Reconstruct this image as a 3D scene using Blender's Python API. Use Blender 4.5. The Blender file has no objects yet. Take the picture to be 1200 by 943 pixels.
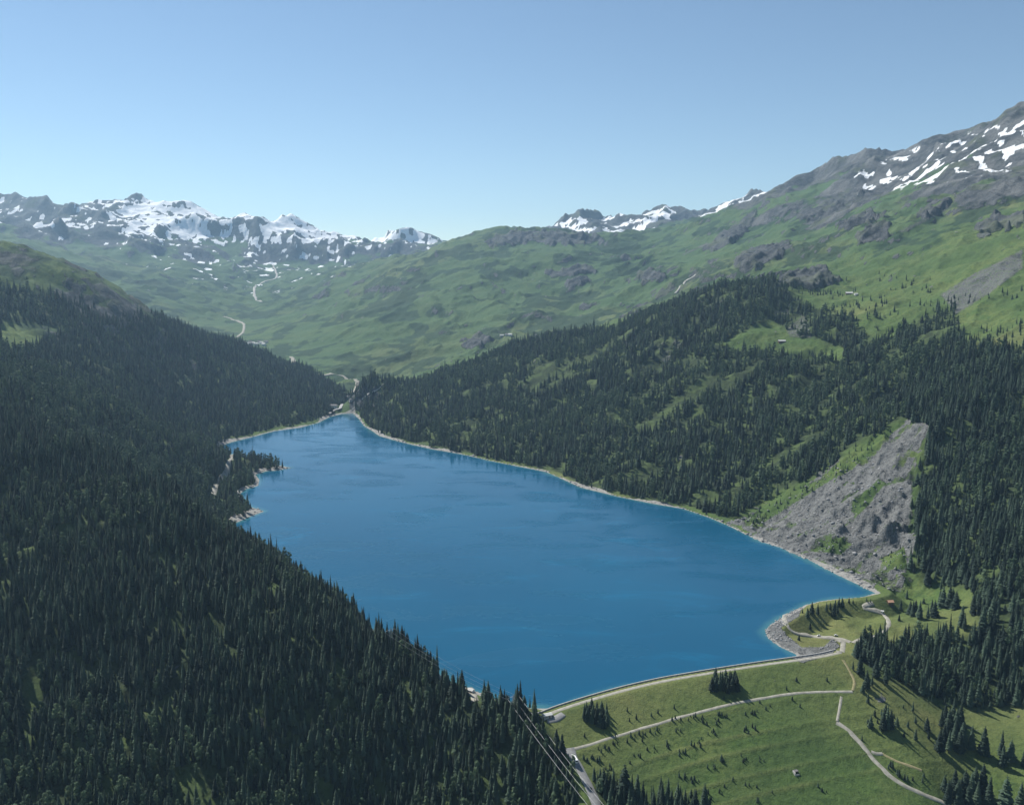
import bpy, bmesh, math, random
import numpy as np
from mathutils import Vector

random.seed(7)
rng = np.random.default_rng(11)
SC = bpy.context.scene
COL = SC.collection

# ------------------------------------------------------------------ camera
F = 1039.0                      # focal length in photo pixels (photo 1200 x 943)
PITCH = math.radians(8.3)
CAMZ = 434.0                    # metres above the lake (lake surface is z = 0)
cam_data = bpy.data.cameras.new('camera')
cam_data.sensor_width = 36.0
cam_data.lens = 36.0 * F / 1200.0
cam_data.clip_start = 1.0
cam_data.clip_end = 60000.0
cam = bpy.data.objects.new('camera', cam_data)
cam.location = (0, 0, CAMZ)
cam.rotation_euler = (math.pi / 2 - PITCH, 0, 0)
COL.objects.link(cam)
SC.camera = cam

# ------------------------------------------------------------------ sky, sun, exposure
SUN_AZ = math.radians(-46.0)    # measured from the view direction (+Y), negative = to the left
SUN_EL = math.radians(50.0)
world = bpy.data.worlds.new('World')
SC.world = world
world.use_nodes = True
wn = world.node_tree
bgn = wn.nodes['Background']
sky = wn.nodes.new('ShaderNodeTexSky')
sky.sky_type = 'NISHITA'
sky.sun_disc = False
sky.sun_elevation = SUN_EL
sky.sun_rotation = SUN_AZ
sky.altitude = 4600.0
sky.air_density = 1.4
sky.dust_density = 0.5
sky.ozone_density = 2.5
tint = wn.nodes.new('ShaderNodeMix'); tint.data_type = 'RGBA'; tint.blend_type = 'MULTIPLY'; tint.inputs[0].default_value = 1.0
tint.inputs[7].default_value = (1.04, 1.03, .94, 1)          # slightly green-blue mountain air
wn.links.new(sky.outputs[0], tint.inputs[6])
wn.links.new(tint.outputs[2], bgn.inputs[0])
bgn.inputs[1].default_value = 0.086
sun_data = bpy.data.lights.new('sun', 'SUN')
sun_data.energy = 5.0
sun_data.angle = math.radians(0.53)
sun_data.color = (1.0, 0.96, 0.89)
sun = bpy.data.objects.new('sun', sun_data)
sd = Vector((math.sin(SUN_AZ) * math.cos(SUN_EL), math.cos(SUN_AZ) * math.cos(SUN_EL), math.sin(SUN_EL)))
sun.rotation_euler = sd.to_track_quat('Z', 'Y').to_euler()
sun.location = (0, 0, 3000)
COL.objects.link(sun)
SC.view_settings.view_transform = 'Standard'
SC.view_settings.look = 'None'
SC.view_settings.exposure = 0.5
SC.view_settings.gamma = 1.0
SC.view_settings.use_curve_mapping = False
HAZE_DENSITY = 4.0e-5

# ------------------------------------------------------------------ pixel <-> place helpers
CP, SP = math.cos(PITCH), math.sin(PITCH)


def ray(px, py):
    cx = (px - 600.0) / F
    cy = -(py - 471.5) / F
    return cx, CP + SP * cy, -SP + CP * cy


def at(px, py, D):
    """the place seen at a photo pixel, D metres ahead of the camera"""
    dx, dy, dz = ray(px, py)
    return (dx * D / dy, D, CAMZ + dz * D / dy)


def on_z(px, py, z=0.0):
    """the place seen at a photo pixel on the level z"""
    dx, dy, dz = ray(px, py)
    s = (z - CAMZ) / dz
    return (dx * s, dy * s, z)


def pix(x, y, z):
    zz = z - CAMZ
    f = y * CP - zz * SP
    u = y * SP + zz * CP
    f = np.maximum(f, 1e-3)
    return 600.0 + F * x / f, 471.5 - F * u / f


def inpoly(px, py, poly):
    px = np.asarray(px, float); py = np.asarray(py, float)
    c = np.zeros(px.shape, bool)
    n = len(poly)
    for i in range(n):
        x0, y0 = poly[i]; x1, y1 = poly[(i + 1) % n]
        if y0 == y1:
            continue
        t = ((y0 > py) != (y1 > py))
        xi = (x1 - x0) * (py - y0) / (y1 - y0) + x0
        c ^= t & (px < xi)
    return c


def polydist(x, y, pts, closed=True):
    d = np.full(np.shape(x), 1e9)
    n = len(pts)
    for i in range(n if closed else n - 1):
        ax, ay = pts[i][:2]; bx, by = pts[(i + 1) % n][:2]
        vx, vy = bx - ax, by - ay
        L = vx * vx + vy * vy + 1e-9
        t = np.clip(((x - ax) * vx + (y - ay) * vy) / L, 0, 1)
        d = np.minimum(d, np.hypot(x - ax - t * vx, y - ay - t * vy))
    return d


def sstep(a, b, x):
    t = np.clip((x - a) / (b - a), 0, 1)
    return t * t * (3 - 2 * t)


# ------------------------------------------------------------------ noise
def _h(ix, iy, s):
    h = (ix.astype(np.int64) * 374761393 + iy.astype(np.int64) * 668265263 + s * 982451653) & 0x7fffffff
    h = ((h ^ (h >> 13)) * 1274126177) & 0x7fffffff
    return ((h ^ (h >> 16)) & 0xffff) / 65535.0


def noise(x, y, s=0):
    ix = np.floor(x); iy = np.floor(y)
    fx = x - ix; fy = y - iy
    out = 0
    ux = fx * fx * fx * (fx * (fx * 6 - 15) + 10); uy = fy * fy * fy * (fy * (fy * 6 - 15) + 10)
    for ox in (0, 1):
        for oy in (0, 1):
            a = _h(ix + ox, iy + oy, s) * 6.2832
            g = np.cos(a) * (fx - ox) + np.sin(a) * (fy - oy)
            out = out + g * (ux if ox else 1 - ux) * (uy if oy else 1 - uy)
    return out * 1.5


def fbm(x, y, wl, octs, s=0, gain=0.5):
    o = 0; a = 1.0; f = 1.0 / wl
    for k in range(octs):
        o = o + a * noise(x * f + 17.3 * k, y * f - 9.1 * k, s + k)
        a *= gain; f *= 2.03
    return o


def ridged(x, y, wl, octs, s=0, gain=0.5):
    o = 0; a = 1.0; f = 1.0 / wl
    w = 1.0
    for k in range(octs):
        n = 1 - np.abs(noise(x * f + 3.7 * k, y * f + 11.9 * k, s + k)) * 1.6
        n = np.clip(n, 0, 1) ** 2
        o = o + a * n * w
        w = np.clip(n * 1.4, 0, 1)
        a *= gain; f *= 2.1
    return o


# ------------------------------------------------------------------ the shape of the land: known places
SHORE_PIX = [(640, 838), (612, 829), (578, 818), (548, 806), (520, 795), (450, 752), (380, 700), (300, 650), (262, 617),
             (278, 612), (296, 604), (310, 599), (297, 595), (285, 589), (281, 579), (288, 573), (303, 569), (304, 562),
             (299, 556), (312, 552), (326, 551), (341, 548), (326, 545), (312, 542), (290, 536), (262, 530), (254, 525),
             (268, 519), (296, 512), (322, 505), (352, 501), (374, 495), (388, 488), (402, 485), (414, 484), (421, 491),
             (428, 500), (445, 511), (470, 518), (505, 526), (540, 532), (575, 540), (605, 546), (640, 553), (680, 571), (725, 582), (765, 590), (800, 596),
             (830, 606), (858, 618), (885, 632), (912, 641), (945, 655), (980, 673), (1008, 686), (1026, 695), (1012, 699),
             (985, 701), (962, 704), (945, 708), (932, 714), (918, 722), (903, 731), (896, 739), (900, 748), (914, 758), (932, 766),
             (940, 775)]
SHORE = [on_z(a, b)[:2] for a, b in SHORE_PIX]
CREST_Z = 4.5
CREST_PIX = [(634, 840), (660, 830), (700, 817.5), (740, 806.5), (780, 797.5), (820, 790.5), (860, 784), (900, 778), (940, 772.5), (966, 768.5), (985, 764)]
CREST = [on_z(a, b, CREST_Z)[:2] for a, b in CREST_PIX]


def offset_line(pts, d):
    out = []
    for i, p in enumerate(pts):
        a = pts[max(0, i - 1)]; b = pts[min(len(pts) - 1, i + 1)]
        tx, ty = b[0] - a[0], b[1] - a[1]
        L = math.hypot(tx, ty)
        out.append((p[0] - ty / L * d, p[1] + tx / L * d))
    return out


CRESTW = offset_line(CREST, 11.0)         # waterline on the lake side of the dam
LAKE = SHORE[1:] + [p for p in CRESTW[::-1] if p[0] < 335][:-1]

T = 14.0                                   # height that the trees add to a wooded skyline
C = []


def pt(px, py, D, tree=0):
    x, y, z = at(px, py, D)
    C.append((x, y, z - tree))


def many(D, pts, tree=0):
    for q in pts:
        pt(q[0], q[1], q[2] if len(q) > 2 else D, tree)


# shore
for (x, y) in SHORE[1:-1:1]:
    C.append((x, y, 0.0))
for a, b in [(400, 560), (500, 560), (480, 620), (600, 600), (600, 660), (700, 640), (700, 720), (800, 680), (850, 720), (400, 620), (560, 720), (380, 520)]:
    x, y, _ = on_z(a, b); C.append((x, y, -35))
# near left slope (wooded) : crest line and face
many(0, [(600, 828, 845), (550, 808, 862), (500, 772, 895), (450, 737, 935), (380, 690, 990), (300, 642, 1065), (250, 608, 1120), (200, 572, 1180),
         (150, 545, 1220), (100, 520, 1260), (50, 500, 1290), (0, 482, 1320)], T)
many(0, [(0, 600, 1060), (0, 700, 900), (0, 800, 790), (0, 943, 690), (150, 640, 1000), (150, 740, 880), (150, 850, 770), (150, 943, 710),
         (300, 720, 920), (300, 820, 820), (300, 943, 740), (450, 810, 860), (450, 943, 780), (550, 860, 830), (600, 943, 810), (600, 880, 825)], T * .6)
many(0, [(672, 885, 838), (683, 905, 836), (690, 930, 828), (700, 943, 826)])
# slope behind it, along the lake
many(0, [(0, 402, 1950), (60, 432, 1900), (110, 458, 1880), (170, 487, 1900), (215, 508, 1960)], T)
many(0, [(0, 450, 1560), (100, 495, 1600), (180, 545, 1620), (230, 560, 1700), (240, 590, 1570), (270, 545, 1850), (265, 560, 1800)], T * .6)
# far left wooded slope
many(0, [(0, 288, 2750), (40, 293, 2800), (80, 304, 2850), (110, 319, 2900), (140, 338, 2960), (165, 354, 3050)], 0)
many(0, [(200, 374, 3200), (250, 390, 3350), (300, 408, 3420), (345, 428, 3380), (380, 450, 3200), (405, 466, 2960)], T)
many(0, [(0, 340, 2500), (0, 385, 2250), (100, 370, 2550), (100, 420, 2250), (170, 420, 2620), (200, 460, 2420), (250, 440, 2800), (250, 490, 2430),
         (320, 465, 2800), (350, 480, 2750)], T * .5)
# valley floor beyond the lake and the green hill in the middle
many(0, [(418, 470, 2900), (412, 452, 3250), (400, 443, 3450), (370, 437, 3600), (340, 425, 3950), (300, 404, 4400), (285, 388, 5000), (270, 375, 5500),
         (300, 350, 6500), (320, 330, 7400), (315, 305, 8400), (440, 440, 3500), (480, 436, 3550), (520, 424, 3600),
         (560, 412, 3700), (600, 398, 3800), (640, 395, 3500), (690, 392, 3500), (720, 380, 3600)])
many(0, [(380, 410, 4200), (450, 400, 4100), (520, 395, 4050), (420, 360, 4900), (500, 350, 4800), (580, 360, 4500), (460, 320, 5600), (540, 310, 5400),
         (400, 340, 5800), (420, 310, 6600), (480, 292, 6900), (620, 330, 5000), (600, 295, 5600), (660, 300, 5400), (680, 340, 4700), (740, 330, 4600),
         (760, 360, 4000), (700, 365, 4100), (720, 300, 5600)])
many(6900, [(505, 288), (530, 284), (560, 279)]); many(6300, [(585, 270), (620, 267), (660, 268), (700, 274)])
many(0, [(560, 290, 8200), (640, 285, 7600), (740, 285, 6800)])
# left snowy range
many(9600, [(0, 242), (30, 245), (60, 247), (95, 250), (115, 230), (130, 227), (150, 236), (175, 240), (195, 233), (215, 229), (240, 236), (262, 247), (275, 246),
            (290, 243), (310, 254), (330, 249), (365, 264), (395, 265), (415, 272)])
many(0, [(432, 284, 10200), (455, 282, 10800), (480, 266, 10300), (500, 281, 10300)])
many(0, [(0, 262, 7600), (60, 262, 7900), (110, 262, 8300), (60, 285, 6700), (0, 280, 6300), (130, 300, 6900), (120, 330, 5900), (160, 345, 5500), (200, 330, 6300), (190, 300, 7600), (180, 272, 8500), (260, 280, 8600),
         (330, 285, 8800), (400, 295, 8900), (230, 340, 6300), (240, 365, 5600), (440, 300, 8600), (220, 310, 7400)])
many(0, [(100, 380, 4300), (180, 400, 4300), (0, 340, 4600)])
# right centre far range
many(9300, [(640, 265), (655, 255), (680, 251), (705, 249), (730, 254), (752, 258), (765, 246), (787, 236), (805, 238), (822, 246)])
many(0, [(850, 235, 8000), (690, 262, 8700), (770, 266, 8500), (800, 258, 8000), (860, 250, 6800)])
# right mountain
many(0, [(880, 237, 6200), (905, 226, 6000), (935, 208, 5700), (960, 194, 5500), (990, 181, 5300), (1022, 169, 5100), (1045, 175, 4900), (1065, 172, 4800), (1090, 160, 4700),
         (1130, 146, 4500), (1165, 140, 4350), (1200, 125, 4200), (1260, 105, 4000)])
many(0, [(820, 280, 5300), (880, 270, 5000), (940, 240, 4900), (1000, 225, 4500), (1060, 210, 4300), (1130, 190, 4000), (1200, 180, 3700), (800, 310, 4700),
         (860, 300, 4300), (930, 280, 4100), (1000, 260, 3800), (1080, 240, 3500), (1160, 230, 3200), (1200, 240, 2950), (830, 325, 3900), (900, 312, 3400), (980, 300, 3200),
         (1060, 285, 2900), (1130, 280, 2650), (1200, 290, 2350), (1000, 335, 2650), (1060, 330, 2480), (1130, 330, 2250), (1200, 345, 1980)])
# right wooded slope: crest line, alp meadows, face
many(0, [(424, 448, 2780), (440, 440, 2820), (462, 445, 2850), (480, 446, 2880), (540, 425, 2960), (600, 403, 2980), (640, 394, 2900), (690, 392, 2800), (730, 387, 2720),
         (770, 362, 2680), (800, 347, 2640), (850, 334, 2600), (900, 328, 2560)], T)
many(0, [(470, 470, 2640), (540, 480, 2520), (600, 480, 2400), (680, 470, 2320), (680, 520, 2050), (760, 440, 2320), (760, 520, 1950), (830, 400, 2330), (830, 480, 2000), (830, 550, 1760),
         (910, 440, 2060), (910, 510, 1800), (980, 440, 1980), (980, 500, 1740), (900, 580, 1600), (1040, 440, 1850), (1080, 400, 1930)], T * .5)
many(0, [(860, 405, 2260), (915, 402, 2210), (960, 412, 2140), (910, 375, 2380), (990, 345, 2520), (950, 345, 2560)])
# cliff and scree above the lake
many(0, [(1085, 495, 1560), (1060, 520, 1510), (1020, 545, 1500), (960, 560, 1560), (900, 605, 1530), (940, 610, 1460), (1000, 600, 1400), (1050, 570, 1420), (1060, 640, 1275), (1000, 650, 1320), (1060, 680, 1215), (1020, 670, 1260),
         (1070, 560, 1440)])
# right shaded wooded slope
many(0, [(1130, 405, 1790), (1200, 410, 1690), (1100, 470, 1620), (1150, 480, 1530), (1200, 490, 1480), (1110, 560, 1400), (1150, 570, 1330), (1200, 580, 1270), (1090, 640, 1270), (1140, 640, 1200), (1200, 650, 1120),
         (1085, 690, 1190), (1140, 700, 1110), (1200, 720, 1010)], T * .4)
# meadow right of the dam, knoll by the lake
many(0, [(1120, 690, 1150), (1040, 703, 1160), (1000, 712, 1140), (960, 722, 1108), (940, 738, 1062), (1010, 745, 1045), (985, 766, 1002), (1060, 730, 1080), (1100, 720, 1090),
         (1030, 780, 970), (1100, 780, 985), (1100, 850, 890), (1150, 800, 960), (1200, 780, 970), (1200, 850, 890), (1110, 943, 800), (1200, 943, 800)])
EXT_CREST = CREST + [(CREST[-1][0] + 90, CREST[-1][1] + 40), (CREST[-1][0] + 300, CREST[-1][1] + 120)]
for (a, b, up) in [(720, 915, 0), (800, 900, 0), (900, 880, 0), (800, 943, 0), (900, 943, 0), (980, 943, 0), (980, 880, 0), (1000, 830, 0), (1030, 840, 1), (1040, 900, 1), (1060, 943, 1), (1000, 780, 0), (900, 1000, 0), (760, 1000, 0), (1000, 1000, 0)]:
    Ds = np.linspace(600, 1050, 900)
    P_ = np.array([at(a, b, q) for q in Ds])
    zf = CREST_Z - .42 * np.maximum(polydist(P_[:, 0], P_[:, 1], EXT_CREST, closed=False) - 6, 0) + up * 3
    k_ = int(np.argmax(P_[:, 2] < zf))
    C.append((P_[k_, 0], P_[k_, 1], zf[k_]))
# around and behind the view
C += [(-150, 560, -75), (-350, 480, -50), (0, 300, -120), (200, 560, -75), (420, 560, -70), (650, 700, -10), (800, 850, 60), (1000, 1000, 200), (1300, 1200, 330), (1700, 1600, 420),
      (-700, 600, 90), (-1000, 900, 260), (-1400, 1300, 400), (-500, 330, 20), (-800, 350, 120), (500, 330, -60), (800, 400, 40), (-2200, 2000, 620), (-3000, 3500, 800),
      (2500, 2300, 700), (3600, 3300, 1000), (-6000, 6000, 900), (6000, 6000, 900), (-8500, 8000, 950), (8500, 8500, 700)]
for a in np.linspace(-52, 52, 14):
    for R, zz in ((11600, 480), (12800, 300)):
        C.append((R * math.sin(math.radians(a)), R * math.cos(math.radians(a)), zz))
C = np.array(C)


def uv(x, y):
    return np.arctan2(x, y) * 1.0, np.log(np.hypot(x, y))


cu, cv = uv(C[:, 0], C[:, 1])
EPS2 = 0.012 ** 2
K = -np.sqrt((cu[:, None] - cu) ** 2 + (cv[:, None] - cv) ** 2 + EPS2)
n = len(C)
A = np.zeros((n + 3, n + 3))
A[:n, :n] = K + np.eye(n) * -2e-4 * -1 * 0 - np.eye(n) * 0
A[:n, n] = 1; A[:n, n + 1] = cu; A[:n, n + 2] = cv
A[n, :n] = 1; A[n + 1, :n] = cu; A[n + 2, :n] = cv
A[:n, :n] += np.eye(n) * 1e-3
W = np.linalg.solve(A, np.concatenate([C[:, 2], np.zeros(3)]))

# the land is meshed on rings round the valley's north end, finer where it is near
NA, NR = 780, 800
ang = np.concatenate([np.linspace(-54, -33.5, 34)[:-1], np.linspace(-33.5, 33.5, NA), np.linspace(33.5, 54, 34)[1:]]) * math.pi / 180
R0, R1 = 300.0, 12600.0
rr_near = np.exp(np.linspace(math.log(R0), math.log(640), 30))[:-1]
rr = np.concatenate([rr_near, np.exp(np.linspace(math.log(640), math.log(R1), NR))])
LR = np.log(rr)
na, nr = len(ang), len(rr)
GA, GL = np.meshgrid(ang, LR, indexing='ij')
GX = np.exp(GL) * np.sin(GA); GY = np.exp(GL) * np.cos(GA)


def rbf(u, v):
    u = u.ravel().astype(np.float32); v = v.ravel().astype(np.float32)
    out = np.empty(u.shape, np.float32)
    c1 = cu.astype(np.float32); c2 = cv.astype(np.float32); w = W[:n].astype(np.float32)
    for i in range(0, len(u), 20000):
        d = (u[i:i + 20000, None] - c1) ** 2
        d += (v[i:i + 20000, None] - c2) ** 2
        d += np.float32(EPS2)
        np.sqrt(d, out=d)
        out[i:i + 20000] = -(d @ w) + W[n] + W[n + 1] * u[i:i + 20000] + W[n + 2] * v[i:i + 20000]
    return out


# evaluate on every second line and interpolate
ia = np.arange(0, na, 2); ia = np.append(ia, na - 1) if ia[-1] != na - 1 else ia
ir = np.arange(0, nr, 2); ir = np.append(ir, nr - 1) if ir[-1] != nr - 1 else ir
sub = rbf(GA[np.ix_(ia, ir)], GL[np.ix_(ia, ir)]).reshape(len(ia), len(ir)).astype(float)
tmp = np.array([np.interp(LR, LR[ir], sub[k]) for k in range(len(ia))])
GZ = np.array([np.interp(ang, ang[ia], tmp[:, k]) for k in range(nr)]).T
PX, PY = pix(GX, GY, GZ)
DD = GY

# ------------------------------------------------------------------ relief
lake_in = inpoly(GX, GY, LAKE)
lake_d = np.full(GX.shape, 1e4)
selm = (GY < 4200) & (GY > 700) & (np.abs(GX) < 2000)
lake_d[selm] = polydist(GX[selm], GY[selm], LAKE)
lake_d = np.where(lake_in, -lake_d, lake_d)

# how strongly each kind of relief shows
far_left = sstep(5600, 8200, DD) * sstep(560, 470, PX)
hz = GZ - CAMZ
alp = sstep(250, 560, GZ)
hill = sstep(3300, 4200, DD)
mount = np.clip(far_left * sstep(330, 700, GZ) + sstep(7200, 8300, DD) * sstep(560, 600, PX) + sstep(3200, 4600, DD) * sstep(850, 960, PX) * sstep(700, 1050, GZ), 0, 1)
near_low = sstep(1150, 950, DD) * sstep(640, 700, PX)

warpx = fbm(GX, GY, 700, 3, 91) * 160; warpy = fbm(GX, GY, 700, 3, 95) * 160
rg = ridged(GX + warpx, GY + warpy, 1300, 5, 21, 0.42)
rg2 = ridged(GX + warpx * .6, GY * .75 + warpy * .6, 420, 4, 31, 0.45)
GZ = GZ + mount * ((rg - 0.9) * 115 + (rg2 - .9) * 42)
mid = sstep(2700, 3600, DD) * (1 - mount) * (1 - .8 * sstep(430, 360, PX) * sstep(300, 100, GZ))
GZ = GZ + mid * (fbm(GX, GY, 620, 5, 41, .5) * 26 + (ridged(GX + warpx, GY * 1.2 + warpy, 380, 5, 44, .52) - .7) * 19)
scl = fbm(GX + .5 * GY, GY, 620, 4, 141, .55)
scarp = np.tanh(scl * 16) * 13 * sstep(-.05, .3, fbm(GX, GY, 480, 2, 147)) + np.tanh(fbm(GX, GY, 300, 4, 151, .55) * 14) * 5 * sstep(0, .3, fbm(GX, GY, 350, 2, 157))
GZ = GZ + scarp * (sstep(2500, 3300, DD) * (1 - .5 * mount)) * sstep(60, 240, GZ)
slope_amp = (1 - near_low) * (1 - hill) * sstep(4, 60, np.abs(lake_d))
GZ = GZ + slope_amp * (fbm(GX, GY, 190, 6, 51, .52) * 16 + (ridged(GX, GY, 120, 4, 55) - .7) * 7)
GZ = GZ + near_low * fbm(GX, GY, 90, 5, 61) * 2.0
# scree and cliff above the lake
SCREE = [(862, 612), (905, 590), (950, 566), (985, 545), (1040, 505), (1078, 488), (1092, 500), (1070, 540), (1062, 600), (1068, 650), (1060, 690),
         (1035, 694), (1010, 688), (945, 657), (890, 636)]
PX, PY = pix(GX, GY, GZ)


def soft(poly, lo, hi, w=5.0, zoff=0.0):
    """1 inside the outline of a patch of ground, fading over w photo pixels at its edge"""
    xs = [p[0] for p in poly]; ys = [p[1] for p in poly]
    m = (PX > min(xs) - 3 * w) & (PX < max(xs) + 3 * w) & (PY > min(ys) - 3 * w) & (PY < max(ys) + 3 * w) & (DD > lo) & (DD < hi)
    out = np.zeros(PX.shape)
    d = polydist(PX[m], PY[m], poly)
    ins = inpoly(PX[m], PY[m], poly)
    out[m] = sstep(-w, w, np.where(ins, d, -d))
    return out


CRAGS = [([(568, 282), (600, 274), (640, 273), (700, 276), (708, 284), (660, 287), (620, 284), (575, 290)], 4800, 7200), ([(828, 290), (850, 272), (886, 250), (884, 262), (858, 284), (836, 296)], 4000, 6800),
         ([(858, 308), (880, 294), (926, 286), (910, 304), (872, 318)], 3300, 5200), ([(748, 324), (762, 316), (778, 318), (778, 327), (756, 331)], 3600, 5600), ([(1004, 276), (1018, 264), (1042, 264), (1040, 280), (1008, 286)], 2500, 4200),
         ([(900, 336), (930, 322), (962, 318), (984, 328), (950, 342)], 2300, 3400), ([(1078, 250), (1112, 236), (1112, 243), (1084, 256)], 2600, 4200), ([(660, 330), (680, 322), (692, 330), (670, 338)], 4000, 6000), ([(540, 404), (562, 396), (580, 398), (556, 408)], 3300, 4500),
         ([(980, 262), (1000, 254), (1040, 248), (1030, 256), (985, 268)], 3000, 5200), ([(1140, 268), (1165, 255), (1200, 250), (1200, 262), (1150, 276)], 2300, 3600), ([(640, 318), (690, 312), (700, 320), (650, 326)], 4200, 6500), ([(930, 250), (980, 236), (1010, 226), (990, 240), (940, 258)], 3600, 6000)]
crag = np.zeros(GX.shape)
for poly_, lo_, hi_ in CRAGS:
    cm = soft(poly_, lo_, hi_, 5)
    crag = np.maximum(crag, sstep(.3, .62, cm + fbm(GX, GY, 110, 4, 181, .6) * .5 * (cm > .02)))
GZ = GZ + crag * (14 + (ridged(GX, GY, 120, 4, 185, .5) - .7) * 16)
scree = soft(SCREE, 1150, 1750, 16)
scree = sstep(.36, .60, scree + fbm(GX, GY, 38, 4, 177, .6) * .45)
cliff = soft([(975, 600), (1000, 590), (1040, 610), (1062, 560), (1085, 520), (1100, 560), (1105, 640), (1090, 690), (1066, 690), (1060, 640), (1010, 632)], 1150, 1650, 8)
steps = fbm(GX + GY * .3, GZ * 2.2, 26, 4, 72)
GZ = GZ + cliff * ((ridged(GX, GY, 75, 4, 71, .45) - .8) * 12 + np.tanh(fbm(GX, GY, 55, 3, 73) * 9) * 5 + steps * 4) + scree * ((ridged(GX + GY * .4, GY, 34, 4, 75, .55) - .7) * 5.0)
# lake: clean waterline
GZ = np.where(lake_in, np.minimum(GZ, -0.22 * np.abs(lake_d)), np.maximum(GZ, 0.20 * np.minimum(np.maximum(lake_d, 0), 20) - 0.8 * np.maximum(lake_d - 20, 0)))

# dam: crest, grassed outer face with berms
s_d = polydist(GX, GY, CREST, closed=False)
ext = [(CREST[0][0] - 40, CREST[0][1] - 30)] + CREST + [(CREST[-1][0] + 20, CREST[-1][1] + 40)]
side = inpoly(GX, GY, ext + [(CREST[-1][0] + 10, CREST[-1][1] + 900), (-900, 1900)])    # True on the lake side
BERMS = [43.0, 72.0, 88.0, 112.0, 131.0]
dface = np.maximum(s_d - 6.0, 0)
hd = CREST_Z - dface * 0.42
for b in BERMS:
    hd = hd + .7 * np.exp(-((dface - b) / 2.6) ** 2)
hd = hd + fbm(GX, GY, 30, 4, 66) * .5 * sstep(3, 15, dface)
hl = CREST_Z - np.maximum(s_d - 6.0, 0) * 0.9
dam_w = sstep(-28, 14, GX - CREST[0][0] - (CREST[0][1] - GY) * .33) * sstep(60, 0, GX - (CREST[-1][0] - 10) + (GY - CREST[-1][1]) * .25)
dam_w = dam_w * sstep(215, 120, s_d)
dam_ok = (s_d < 240) & (dam_w > 0.005)
face_m = dam_ok & ~side
GZ = np.where(face_m, GZ * (1 - dam_w) + hd * dam_w, GZ)
GZ = np.where(dam_ok & side & (s_d < 13), np.maximum(GZ, hl), GZ)
for k in range(2):      # level bed where the roads run by the dam's ends
    pass
PX, PY = pix(GX, GY, GZ)


def hq(x, y):
    """ground height"""
    x = np.asarray(x, float); y = np.asarray(y, float)
    a = np.interp(np.arctan2(x, y), ang, np.arange(na)); b = np.interp(np.log(np.hypot(x, y)), LR, np.arange(nr))
    i = np.clip(a.astype(int), 0, na - 2); j = np.clip(b.astype(int), 0, nr - 2)
    f = a - i; g = b - j
    return (GZ[i, j] * (1 - f) * (1 - g) + GZ[i + 1, j] * f * (1 - g) + GZ[i, j + 1] * (1 - f) * g + GZ[i + 1, j + 1] * f * g)


def cast(px, py, lo=500.0, hi=14000.0):
    """first ground point seen at a photo pixel"""
    dx, dy, dz = ray(px, py)
    h = math.hypot(dx, dy)
    R = np.exp(np.linspace(math.log(lo), math.log(hi), 2600))
    zz = hq(R * dx / h, R * dy / h)
    zr = CAMZ + dz / h * R
    k = np.argmax(zr < zz)
    if not (zr < zz).any():
        k = len(R) - 1
    r = R[k]
    if k > 0:
        d0 = zr[k - 1] - zz[k - 1]; d1 = zr[k] - zz[k]
        t = d0 / (d0 - d1 + 1e-9)
        r = R[k - 1] + (R[k] - R[k - 1]) * min(max(t, 0), 1)
    x, y = r * dx / h, r * dy / h
    return x, y, float(hq(x, y))


# ------------------------------------------------------------------ ground cover masks
gx_ = np.gradient(GZ, axis=0) / (np.gradient(GA, axis=0) * np.exp(GL))
gr_ = np.gradient(GZ, axis=1) / (np.gradient(GL, axis=1) * np.exp(GL))
SLOPE = np.hypot(gx_, gr_)
NZ = 1 / np.sqrt(1 + SLOPE ** 2)

nA = fbm(GX, GY, 420, 5, 101); nB = fbm(GX, GY, 130, 4, 111); nC = fbm(GX, GY, 1500, 4, 121); nD = fbm(GX, GY * .7, 62, 3, 131)
rightm = sstep(2500, 3500, DD) * sstep(780, 900, PX)
rock = np.clip(mount * sstep(.25, .6, .45 + nA * .5 + (SLOPE - .5) * .6), 0, 1)
rock = np.maximum(rock, sstep(.78, 1.05, SLOPE + nB * .2) * sstep(1500, 3300, DD) * .85)
rock = np.maximum(rock, far_left * sstep(620, 860, GZ + nA * 160))
rock = np.maximum(rock, rightm * sstep(690, 900, GZ + nA * 230 + nC * 60))
rock = np.maximum(rock, sstep(7400, 8000, DD) * sstep(600, 640, PX))
rock = np.maximum(rock, sstep(.42, .62, nB * .5 + nA * .35 + .45 * (SLOPE - .45)) * sstep(150, 420, GZ) * sstep(1900, 2500, DD) * .42 * (1 - .6 * sstep(860, 760, PX)))
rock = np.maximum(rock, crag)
snow = np.zeros(GX.shape)
concave = (np.roll(GZ, 6, 0) + np.roll(GZ, -6, 0) + np.roll(GZ, 6, 1) + np.roll(GZ, -6, 1)) / 4 - GZ
cc = concave / (np.exp(GL) * .0035)
snowL = far_left * sstep(.38, .60, .235 + .10 * cc + nA * .2 + nB * .28 + nD * .34 + sstep(620, 880, GZ) * .42 - (1 - sstep(90, 180, PX)) * .35 - sstep(1.15, 1.7, SLOPE) * .35)
snowC = sstep(7400, 8000, DD) * sstep(600, 640, PX) * sstep(.42, .55, .44 + .1 * cc + nA * .3 + nB * .25 - sstep(.8, 1.4, SLOPE) * .25)
snowR = soft([(1000, 205), (1060, 178), (1200, 140), (1200, 195), (1130, 208), (1060, 220), (1005, 228)], 3000, 5600, 10) * sstep(.30, .5, .20 + .05 * cc + nB * .2 + nD * .8)
snow = np.clip(snowL + snowC + snowR, 0, 1)
far_col = sstep(9900, 10400, DD) * sstep(420, 430, PX) * sstep(462, 452, PX)
snow = np.maximum(snow, far_col)

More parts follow.
